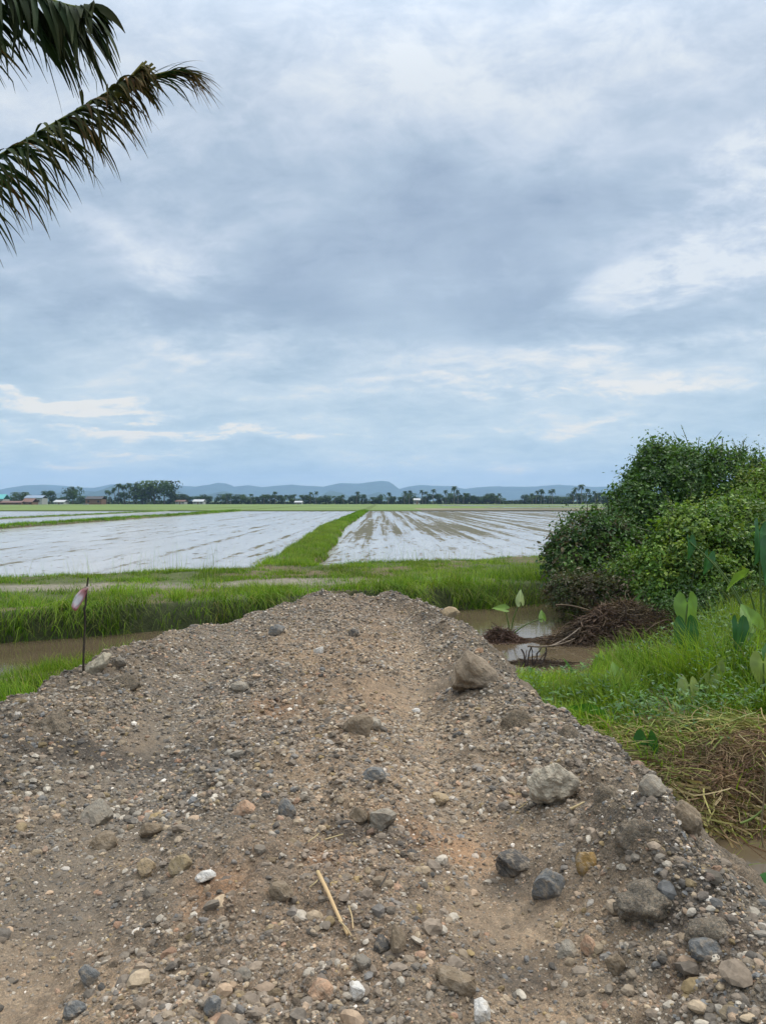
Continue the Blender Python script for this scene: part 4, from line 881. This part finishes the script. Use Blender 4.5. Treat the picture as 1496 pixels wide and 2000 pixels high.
for i_, (x_, y_, w_) in enumerate(cl_):
    for k_ in range(5):
        f = k_/4-.5; q = at(x_+f*w_*1.3, y_+f*w_*.75, Ys-.02+.02*math.sin(i_*1.7+k_*1.9)); V.append(q-p); Cc.append(np.array(cols[i_])*(1 if k_ in (1, 2) else .85) if k_ < 4 else np.array((.60, .25, .28)))
F_ = [[i_*5+k_, i_*5+k_+1, i_*5+k_+6, i_*5+k_+5] for i_ in range(n-1) for k_ in range(4)]
rb = mk('ribbon', V, [np.array(F_)], np.array(Cc), M_tape, st, True); sd = rb.modifiers.new('s', 'SOLIDIFY'); sd.thickness = .0015

# ------------------------------------------------------------------ coconut palm at the left
def frond(parent, P, org_, nl, Lmax, width, droop=1.0, brown=0.0, name='frond', spread=.75, tipcut=1.0, jitter=.18, col=(.022, .055, .016), fwd=.55, lift=-.15):
    P = np.asarray(P, float); s = np.linspace(0, 1, 40); t = np.linspace(0, 1, len(P))
    Q = np.stack([np.polyval(np.polyfit(t, P[:, k_], min(3, len(P)-1)), s) for k_ in range(3)], 1)
    A = Acc(); tube(Q-org_, np.linspace(.028, .007, 40), 8, (.17, .19, .055), A); f = A.build('rib', M_frond, None, True)
    f.name = 'rib'
    T = np.gradient(Q, axis=0); T /= np.linalg.norm(T, axis=1)[:, None]
    K_ = 9; VV = []; FF = []; CC = []; nn = 0
    for side in (-1, 1):
        for i_ in range(nl):
            u = .10+.90*(i_+rng.random()*.6)/nl*tipcut; k_ = min(int(u*39), 38); p0 = Q[k_]; tt = T[k_]
            S = np.cross(tt, [0, 0, 1.0]); S /= np.linalg.norm(S)+1e-9; U = np.cross(S, tt)
            d0 = tt*(fwd+.25*u)+S*side*spread*rng.uniform(.7, 1.2)+U*lift+rng.normal(0, jitter, 3)*.6; d0 /= np.linalg.norm(d0)
            L = Lmax*(math.sin(PI*min(1, .18+.80*u))**.6)*rng.uniform(.7, 1.12); dr = droop*rng.uniform(.6, 1.5)
            q = p0.copy(); dd = d0.copy(); pts = [q.copy()]
            kink = rng.integers(4, 8) if rng.random() < .18 else 99
            for j in range(K_-1):
                q = q+dd*L/(K_-1); dd = dd+np.array([0, 0, -dr*.17])+rng.normal(0, .02, 3)
                if j == kink: dd = dd+np.array([rng.normal(0, .4), rng.normal(0, .4), -1.4])
                dd /= np.linalg.norm(dd); pts.append(q.copy())
            pts = np.array(pts); tv = np.gradient(pts, axis=0); wd = np.cross(tv, U+rng.normal(0, .4, 3)); wd /= np.linalg.norm(wd, axis=1)[:, None]+1e-9
            up_ = np.cross(wd, tv); up_ /= np.linalg.norm(up_, axis=1)[:, None]+1e-9
            prof = np.array([.35, .8, 1, 1, .92, .75, .52, .28, .06])*width*rng.uniform(.7, 1.2)*.5
            a_ = pts-wd*prof[:, None]+up_*prof[:, None]*.35; c_ = pts+wd*prof[:, None]+up_*prof[:, None]*.35
            W = np.stack([a_, pts, c_], 1).reshape(-1, 3)-org_
            g = np.array(col)*rng.uniform(.7, 1.35); bz = np.array((.15, .095, .045))*rng.uniform(.6, 1.3)
            fb_ = np.clip((np.linspace(0, 1, K_)**2*1.1+(u-.55)*1.6)*brown+ (rng.random() < .12*brown)*.8, 0, 1)
            cc = g[None]*(1-fb_[:, None])+bz[None]*fb_[:, None]
            VV.append(W); CC.append(np.repeat(cc, 3, 0))
            b_ = (np.arange(K_-1)*3)[:, None]; FF.append(np.concatenate([b_+np.array([[0, 1, 4, 3]]), b_+np.array([[1, 2, 5, 4]])])+nn); nn += K_*3
    fo = mk(name, np.concatenate(VV), [np.concatenate(FF)], np.concatenate(CC), M_frond, parent, True)
    f.parent = fo; return fo
base = np.array([-5.0, 6.4, float(h_ground(np.array([-5.0]), np.array([6.4]))[0])-.05]); crown = np.array([-4.75, 6.2, 3.05])
palm = thing('coconut_palm', 'coconut palm whose fronds hang into the top left corner of the photo', 'palm tree', tuple(base)); A = Acc()
s = np.linspace(0, 1, 40)[:, None]; P = base*(1-s)+crown*s+np.array([-.15, 0, 0])*np.sin(s*PI)
R_ = .17-.05*s[:, 0]+.012*np.sin(np.arange(40)*2.1)+.10*np.exp(-s[:, 0]*14)
tube(P-base, R_, 16, (.20, .18, .15), A); A.build('trunk', M_bark, palm, True)
def wp(*l): return [np.array(crown)]+[at(*q) for q in l]
frond(palm, wp((-250, 470, 6.1), (0, 312, 6.0), (150, 214, 5.9), (292, 128, 5.8)), base, 190, .70, .027, 1.4, .5, tipcut=.985, jitter=.32, spread=.5, lift=-.35)
A = Acc()   # broken end of the frond: a stub of torn rib pieces
for q in range(6):
    a0 = at(238+q*3, 172-q*2, 5.83); a1 = at(283+q*5+rng.uniform(-6, 6), 116+rng.uniform(0, 12)+q*1.5, 5.8); W = np.array([0.010, 0, -.010])
    A.add(np.array([a0-W, a0+W*1.6, a1+W*.7, a1-W*.5])-base, [[0, 1, 2, 3]], np.array((.16, .15, .05))*rng.uniform(.7, 1.3))
A.build('frond_stub', M_frond, palm)
frond(palm, [at(222, 188, 5.9), at(300, 152, 5.9), at(345, 141, 5.9), at(372, 145, 5.9)], base, 46, .46, .014, .95, 1.3, name='frond', jitter=.4, spread=.4, fwd=1.15)
frond(palm, wp((-300, 140, 5.2), (-110, -10, 4.8), (60, -30, 4.5), (185, 10, 4.3)), base, 96, .90, .050, .95, .12, spread=.6, col=(.012, .034, .014), fwd=.9, lift=-.3)
frond(palm, wp((-330, 330, 5.4), (-180, 90, 5.2), (-90, 20, 5.0), (-10, 60, 4.9)), base, 56, .74, .042, 1.2, .12, spread=.45, col=(.020, .050, .020), fwd=.8, lift=-.3)
frond(palm, wp((-330, 560, 5.7), (-200, 430, 5.5), (-110, 400, 5.4), (-40, 420, 5.3)), base, 30, .42, .03, 1.3, .3, col=(.025, .055, .02))
for q in range(11):
    a_ = PI*.62+q*PI*1.05/10; L = rng.uniform(2.6, 3.2); hgt = rng.uniform(.4, 1.5); dv = np.array([math.cos(a_), math.sin(a_), 0])
    frond(palm, [crown, crown+dv*L*.35+[0, 0, hgt*.8], crown+dv*L*.7+[0, 0, hgt], crown+dv*L+[0, 0, hgt*.2-.3]], base, 34, .8, .05, 1.2, .2)

# ------------------------------------------------------------------ hills
def ridge(name, prof, Y0, Y1, xs_px, mat, seed):
    px = np.array([p[0] for p in prof], float); py = np.array([p[1] for p in prof], float); Ym = (Y0+Y1)/2
    X = np.array(xs_px, float)*Ym/F-748*Ym/F; Yv = np.linspace(Y0, Y1, 26); Xg, Yg = np.meshgrid(X, Yv)
    t = (Yg-Y0)/(Y1-Y0)
    crest = (978-np.interp(xs_px, px, py))/F*Ym+1.6
    cs = np.sin(PI*t)**.8
    det = 1+.0*Xg
    Z = np.maximum(crest, 0)[None, :]*cs*(1-.22*np.abs(fbm(Xg, Yg, 1/420., 4, seed))*(1-np.exp(-((t-.5)/.08)**2))) + 5*fbm(Xg, Yg, 1/130., 3, seed+3)*cs*(crest[None, :] > 4)
    Z = np.where((t <= 0) | (t >= 1), -1.5, Z)
    V = np.stack([Xg, Yg, Z-.5], -1).reshape(-1, 3); nx = len(X)
    i_ = np.arange(25)[:, None]; j = np.arange(nx-1)[None, :]; Fq = np.stack([i_*nx+j, i_*nx+j+1, (i_+1)*nx+j+1, (i_+1)*nx+j], -1).reshape(-1, 4)
    return tag(mk(name, V, [Fq], None, mat, smooth=True), kind='structure')
M_hill = plain('forested_hill', (.030, .055, .035), .95, .01, .45, .05)
far_prof = [(-400, 955), (-200, 950), (0, 959), (25, 952), (50, 948), (86, 946), (122, 948), (157, 952), (188, 953), (216, 947), (260, 944), (320, 946), (345, 947), (360, 949), (385, 950.5), (428, 943), (445, 945), (456, 951), (487, 948), (512, 951), (535, 949), (571, 946), (598, 949), (634, 950), (664, 943), (700, 945), (725, 941), (745, 939), (760, 941), (768, 946), (779, 955), (798, 950), (820, 947), (846, 949), (881, 949.5), (907, 955), (932, 952), (971, 949.5), (1029, 951), (1061, 949), (1093, 947), (1125, 949), (1157, 951), (1250, 948), (1400, 952), (1600, 946), (1900, 955)]
ridge('hills', far_prof, 6000, 7400, np.arange(-400, 1901, 4), M_hill, 500)
near_prof = [(-300, 962), (-100, 966), (0, 972), (60, 968), (115, 964), (150, 958), (190, 960), (205, 955), (225, 947), (260, 945), (325, 946), (340, 952), (350, 962), (362, 974), (375, 969), (392, 966), (412, 965), (425, 962), (440, 959), (455, 964), (480, 968), (500, 975), (560, 978), (620, 972), (645, 957.5), (665, 961), (680, 968), (720, 966), (740, 960), (760, 970), (790, 978), (1000, 978), (1030, 970), (1080, 966), (1130, 970), (1200, 966), (1400, 960), (1700, 968)]
ridge('hills', near_prof, 3900, 4500, np.arange(-300, 1701, 3), M_hill, 520)

# ------------------------------------------------------------------ far trees
def far_palm_proto(h, lean, seed):
    r = np.random.default_rng(seed); t = thing('palm_tree', 'x', 'palm tree', (0, 0, 0)); A = Acc()
    s = np.linspace(0, 1, 8); P = np.stack([lean*s**2, 0*s, h*s], 1); tube(P, np.linspace(.26, .15, 8), 6, (.13, .12, .10), A); A.build('trunk', M_bark, t, True)
    A = Acc(); top = P[-1]
    for q in range(22):
        a_ = q*2.4+r.uniform(-.2, .2); el = r.uniform(-.9, 1.25); L = r.uniform(1.6, 2.6); D_ = np.array([math.cos(a_), math.sin(a_), 0]); S_ = np.array([-math.sin(a_), math.cos(a_), 0]); s = np.linspace(0, 1, 7)
        Q = top+D_*(L*s*math.cos(el*.7))[:, None]+np.array([0, 0, 1])*(L*s*math.sin(el)-L*.75*s**2)[:, None]
        w_ = (.55*np.sin(PI*np.clip(s*.9+.12, 0, 1)))[:, None]
        V = np.stack([Q-S_*w_-[0, 0, .22], Q, Q+S_*w_-[0, 0, .22]], 1).reshape(-1, 3); b_ = (np.arange(6)*3)[:, None]
        A.add(V, np.concatenate([b_+np.array([[0, 1, 4, 3]]), b_+np.array([[1, 2, 5, 4]])]), np.array((.040, .075, .026))*r.uniform(.7, 1.3))
    A.build('crown', M_far, t); return t
def far_tree_proto(h, w_, seed, dens=900, cc=(.042, .078, .026)):
    r = np.random.default_rng(seed); t = thing('tree', 'x', 'tree', (0, 0, 0)); A = Acc()
    tube(np.array([[0, 0, -.2], [.1, 0, h*.3], [.0, 0, h*.6]]), [.28, .2, .1], 6, (.09, .075, .06), A); A.build('trunk', M_bark, t, True)
    nl = 9; ce = np.stack([r.normal(0, w_*.24, nl), r.normal(0, w_*.2, nl), h*r.uniform(.35, .85, nl)], 1); ra = r.uniform(.22, .4, nl)*w_
    k_ = r.integers(0, nl, dens); d_ = r.normal(size=(dens, 3)); d_ /= np.linalg.norm(d_, axis=1)[:, None]; P = ce[k_]+d_*ra[k_][:, None]*r.uniform(.6, 1.1, (dens, 1))*[1, 1, .85]; P[:, 2] = np.clip(P[:, 2], .25, h)
    e1 = r.normal(size=(dens, 3)); e1 /= np.linalg.norm(e1, axis=1)[:, None]; e2 = np.cross(e1, d_); s_ = r.uniform(.25, .6, (dens, 1))
    V = np.stack([P-e1*s_, P-e2*s_*.8, P+e1*s_, P+e2*s_*.8], 1).reshape(-1, 3)
    A = Acc(); A.add(V, np.arange(dens*4).reshape(-1, 4), np.repeat(np.array(cc)*r.uniform(.6, 1.5, (nl, 1))[k_], 4, 0)); A.build('crown', M_far, t); return t
TY = 455.0
PP = [(far_palm_proto(10, .8, 1), 10), (far_palm_proto(10, -1.2, 2), 10), (far_palm_proto(10, .2, 3), 10)]
TP = [(far_tree_proto(8, 8, 11), 8), (far_tree_proto(8, 10, 12, 1000, (.055, .09, .03)), 8), (far_tree_proto(8, 7, 13, 850, (.035, .066, .026)), 8)]
used = set()
def place(pool, px, top, Y, label, group=None, widthpx=None, idx=None):
    i_ = int(rng.integers(3)) if idx is None else idx; t, h0 = pool[i_]; key = id(t)
    o = copy_tree(t) if key in used else t; used.add(key)
    h = (978-top)/F*Y+1.6+.45; sc = h/(h0 if pool is TP else h0+1.3); sx = sc if widthpx is None else widthpx/F*Y/(8.5 if pool is TP else 4.2)
    if pool is PP: sx = max(.8, min(1.1, sc))
    o.location = (az(px, Y), Y, -.47); o.scale = (sx, sx, sc); o.rotation_euler = (0, 0, rng.uniform(0, 6.28)); tag(o, label, None, group)
    if not group and 'group' in o: del o['group']
    return o
# distinct ones
place(TP, 143, 951, 430, 'single round topped tree between the roofs and the tall palm grove at left', widthpx=32, idx=0)
place(TP, 40, 962, 430, 'dark rounded tree beside the blue roofed house at far left', widthpx=24, idx=1)
place(TP, 97, 959, 430, 'bushy tree right of the blue roofed house', widthpx=28, idx=2)
place(TP, 302, 940, 440, 'broadest tree, at the middle of the tall grove on the left', widthpx=60, idx=1)
place(TP, 321, 943, 438, 'wide dark tree at the right end of the tall grove', widthpx=48, idx=2)
place(TP, 280, 952, 436, 'lower bushy tree in the middle of the tall grove', widthpx=50, idx=0)
place(TP, 245, 962, 436, 'low tree at the left foot of the tall palm grove', widthpx=36, idx=2)
place(PP, 696, 958, TY, 'lone palm standing clear between the bund end and the middle trees')
place(PP, 887, 947, TY, 'tallest palm in the row right of the middle')
place(PP, 1135, 943, TY, 'tallest thin palm near the bush on the right')
for px, top in ((232, 941), (243, 944), (253, 940), (268, 940), (288, 941), (276, 944), (225, 950), (262, 948), (210, 955), (216, 957)): place(PP, px, top, 436, 'palm in the tall grove standing on the left of the fields', 'palms in the tall left grove')
for px, top in ((52, 960), (88, 962), (100, 957), (444, 962), (451, 962), (491, 963), (516, 964), (538, 958), (557, 965), (577, 964), (588, 965), (606, 959), (617, 958), (671, 965), (655, 967), (528, 966)): place(PP, px, top, TY, 'coconut palm in the distant tree line left of the grass bund', 'palms in the left tree line')
for px, top in ((758, 960), (790, 957), (799, 956), (825, 955), (831, 958), (846, 953), (864, 966), (870, 955), (894, 955), (905, 961), (976, 962), (968, 966), (1046, 956), (1056, 953), (1062, 956), (1073, 955), (1078, 953), (1119, 957), (1127, 949), (1144, 952), (1162, 957), (1173, 960), (1040, 962)): place(PP, px, top, TY, 'coconut palm in the distant tree line right of the grass bund', 'palms in the right tree line')
for px in list(range(345, 720, 13)): place(TP, px+rng.uniform(-5, 5), rng.uniform(965, 974), TY+8, 'low bushy tree in the distant tree line left of the grass bund', 'bushy trees in the left tree line', widthpx=rng.uniform(14, 26))
for px in list(range(735, 1200, 12))+[918, 936, 952]:
    if 978 < px < 1018: continue
    place(TP, px+rng.uniform(-5, 5), rng.uniform(963, 973), TY+8, 'low bushy tree in the distant tree line right of the grass bund', 'bushy trees in the right tree line', widthpx=rng.uniform(14, 26))
for px in (8, 25, 60, 75, 118, 128, 160, 172, 190, 205, 335): place(TP, px+rng.uniform(-3, 3), rng.uniform(968, 975), 445, 'low bushy tree among the village roofs at far left', 'village trees at far left', widthpx=rng.uniform(16, 24))
for px in list(range(1230, 1500, 26))+list(range(-160, -10, 24)): place(TP, px, rng.uniform(962, 972), TY+5, 'bushy tree of the tree line hidden behind thicket or frame edge', 'outer tree line', widthpx=24)
A = Acc()                                               # unbroken undergrowth along the foot of the trees
n = 9000; x = rng.uniform(-260, 330, n); y = rng.uniform(462, 470, n); z = -.4+rng.random(n)**1.2*3.6*(.6+.5*fbm(x, x*0, .06, 3, 7)); z = np.where((x > 68) & (x < 82), np.minimum(z, 1.2), z)
e1 = rng.normal(size=(n, 3)); e1 /= np.linalg.norm(e1, axis=1)[:, None]; e2 = np.cross(e1, rng.normal(size=(n, 3))); e2 /= np.linalg.norm(e2, axis=1)[:, None]; s_ = rng.uniform(.5, 1.1, (n, 1)); P = np.stack([x, y, z], 1)
A.add(np.stack([P-e1*s_, P-e2*s_*.7, P+e1*s_, P+e2*s_*.7], 1).reshape(-1, 3), np.arange(n*4).reshape(-1, 4), np.repeat(np.array([(.035, .058, .024)])*rng.uniform(.6, 1.5, (n, 1)), 4, 0))
tag(A.build('undergrowth', M_far), kind='stuff')

# ------------------------------------------------------------------ far houses
MW = {k_: plain('wall_'+k_, c, .8, 1.0, .08) for k_, c in dict(white=(.32, .32, .31), grey=(.34, .33, .32), teal=(.12, .35, .33), brown=(.16, .09, .06)).items()}
MR = {k_: plain('roof_'+k_, c, .5, 1.0, .15) for k_, c in dict(blue=(.20, .26, .34), teal=(.10, .36, .36), dark=(.06, .055, .055), white=(.42, .43, .44), rust=(.16, .085, .06)).items()}
M_win = plain('window_glass', (.03, .035, .04), .2, 1, .1)
def house(px, wpx, roofy, evey, Y, wall, roof, label, depth=8):
    w_ = wpx/F*Y; ze = (978-evey)/F*Y+1.6; zr = (978-roofy)/F*Y+1.6; x = az(px, Y); t = thing('house', label, 'house', (x, Y, -.45)); ze += .45; zr += .45
    box('wall', -w_/2+.4, w_/2-.4, -depth/2+.4, depth/2-.4, 0, ze, MW[wall], t)
    h = .18; X_ = w_/2; D_ = depth/2
    V = [(-X_, -D_, ze), (X_, -D_, ze), (X_*.97, 0, zr), (-X_*.97, 0, zr), (-X_, D_, ze), (X_, D_, ze)]; V += [(a_, b_, c_+h) for a_, b_, c_ in V]
    F3 = [[6, 7, 8, 9], [9, 8, 11, 10], [0, 3, 2, 1], [3, 4, 5, 2], [0, 1, 7, 6], [4, 10, 11, 5], [0, 6, 9, 3], [3, 9, 10, 4], [1, 2, 8, 7], [2, 5, 11, 8]]
    mk('roof', V, [np.array(F3)], None, MR[roof], t)
    for q in (-.28, .28): box('window', q*w_-.5, q*w_+.5, -depth/2+.36, -depth/2+.45, ze*.4, ze*.75, M_win, t)
    box('door', -.45, .45, -depth/2+.36, -depth/2+.45, .02, min(2.0, ze*.85), MW['brown'], t)
    return t
house(3, 24, 966, 975, 400, 'white', 'teal', 'house with a teal and white roof at the far left edge')
house(72, 36, 968, 973, 415, 'white', 'blue', 'long house with a blue roof and white walls at far left')
house(28, 44, 979, 982, 395, 'brown', 'rust', 'low shed with a rusty brown roof in front of the teal roof')
house(60, 22, 974, 981, 398, 'brown', 'rust', 'small brown hut right of the low rusty shed')
house(188, 34, 970, 975, 420, 'brown', 'dark', 'dark roofed barn between the single round tree and the palm grove')
house(121, 22, 977, 981, 425, 'white', 'white', 'pale low house behind the bushy tree at far left')
house(355, 20, 977, 980, 440, 'white', 'rust', 'small white house with a rusty roof right of the palm grove')
house(390, 22, 976, 980, 440, 'white', 'white', 'white roofed long house right of the palm grove')
house(584, 16, 979, 981.5, 440, 'white', 'white', 'small white house half hidden in the middle of the tree line')
house(814, 14, 974, 977, 440, 'white', 'white', 'small pale house among palms right of the grass bund')
def pale_box(px, y0, y1, Y, wpx, label):
    t = thing('shed', label, 'shed', (az(px, Y), Y, -.45)); w_ = wpx/F*Y; h = (978-y0)/F*Y+2.05
    box('wall', -w_/2, w_/2, -1, 1, 0, h*.85, MW['white'], t); box('roof', -w_/2-.15, w_/2+.15, -1.2, 1.2, h*.85, h, MR['white'], t)
pale_box(168, 984, 988, 400, 9, 'tiny white pump shed at the field edge left of the palm grove')

# ------------------------------------------------------------------ small things in the paddy
def clods(name, n, X0, X1, Y0, Y1, smin, smax, mask=None):
    T = [rock_shape(1, rng, 8, .2) for _ in range(6)]; A = Acc(); x = rng.uniform(X0, X1, n); y = Y0*(Y1/Y0)**rng.random(n); keep = (y > fe(x)+.5) & (np.abs(x+3.5) > 1.9) & (fbm(x*1.6, y*.35, .8, 3, 600) > .12)
    x, y = x[keep], y[keep]; n = len(x); s = rng.uniform(smin, smax, n)
    for t_, (TV, TF) in enumerate(T):
        q = np.arange(t_, n, 6); W = TV[None]*s[q][:, None, None]*np.array([1.2, .9, .16]); W = W+np.stack([x[q], y[q], np.full(len(q), FL-.004)], 1)[:, None]
        A.add(W.reshape(-1, 3), (TF[None]+(np.arange(len(q))*len(TV))[:, None, None]).reshape(-1, 3), np.repeat(np.array([(.075, .062, .048)])*rng.uniform(.6, 1.4, (len(q), 1)), len(TV), 0))
    return tag(A.build(name, M_stone), kind='stuff')
clods('mud_clods', 5200, -28, 22, 21, 70, .02, .085)
clods('mud_clods', 30, -14, 12, 24, 50, .10, .18)
grass('paddy_wisps', 900, dict(box=(-6.5, -4.6, 21.8, 24), mask=lambda x, y: np.ones_like(x)*.35), .15, .55, .008, wts=(0, 1, 3, 1, 5, 0), bend=(.05, .5))

# ------------------------------------------------------------------ render settings
scene.view_settings.view_transform = 'Standard'; scene.view_settings.look = 'None'; scene.view_settings.gamma = 1; scene.view_settings.use_curve_mapping = False
scene.view_settings.exposure = 0.28
cy = scene.cycles; cy.use_denoising = True; cy.max_bounces = 6; cy.diffuse_bounces = 3; cy.glossy_bounces = 3; cy.transmission_bounces = 4; cy.volume_bounces = 1; cy.sample_clamp_indirect = 6
cy.use_adaptive_sampling = True; cy.adaptive_threshold = .015
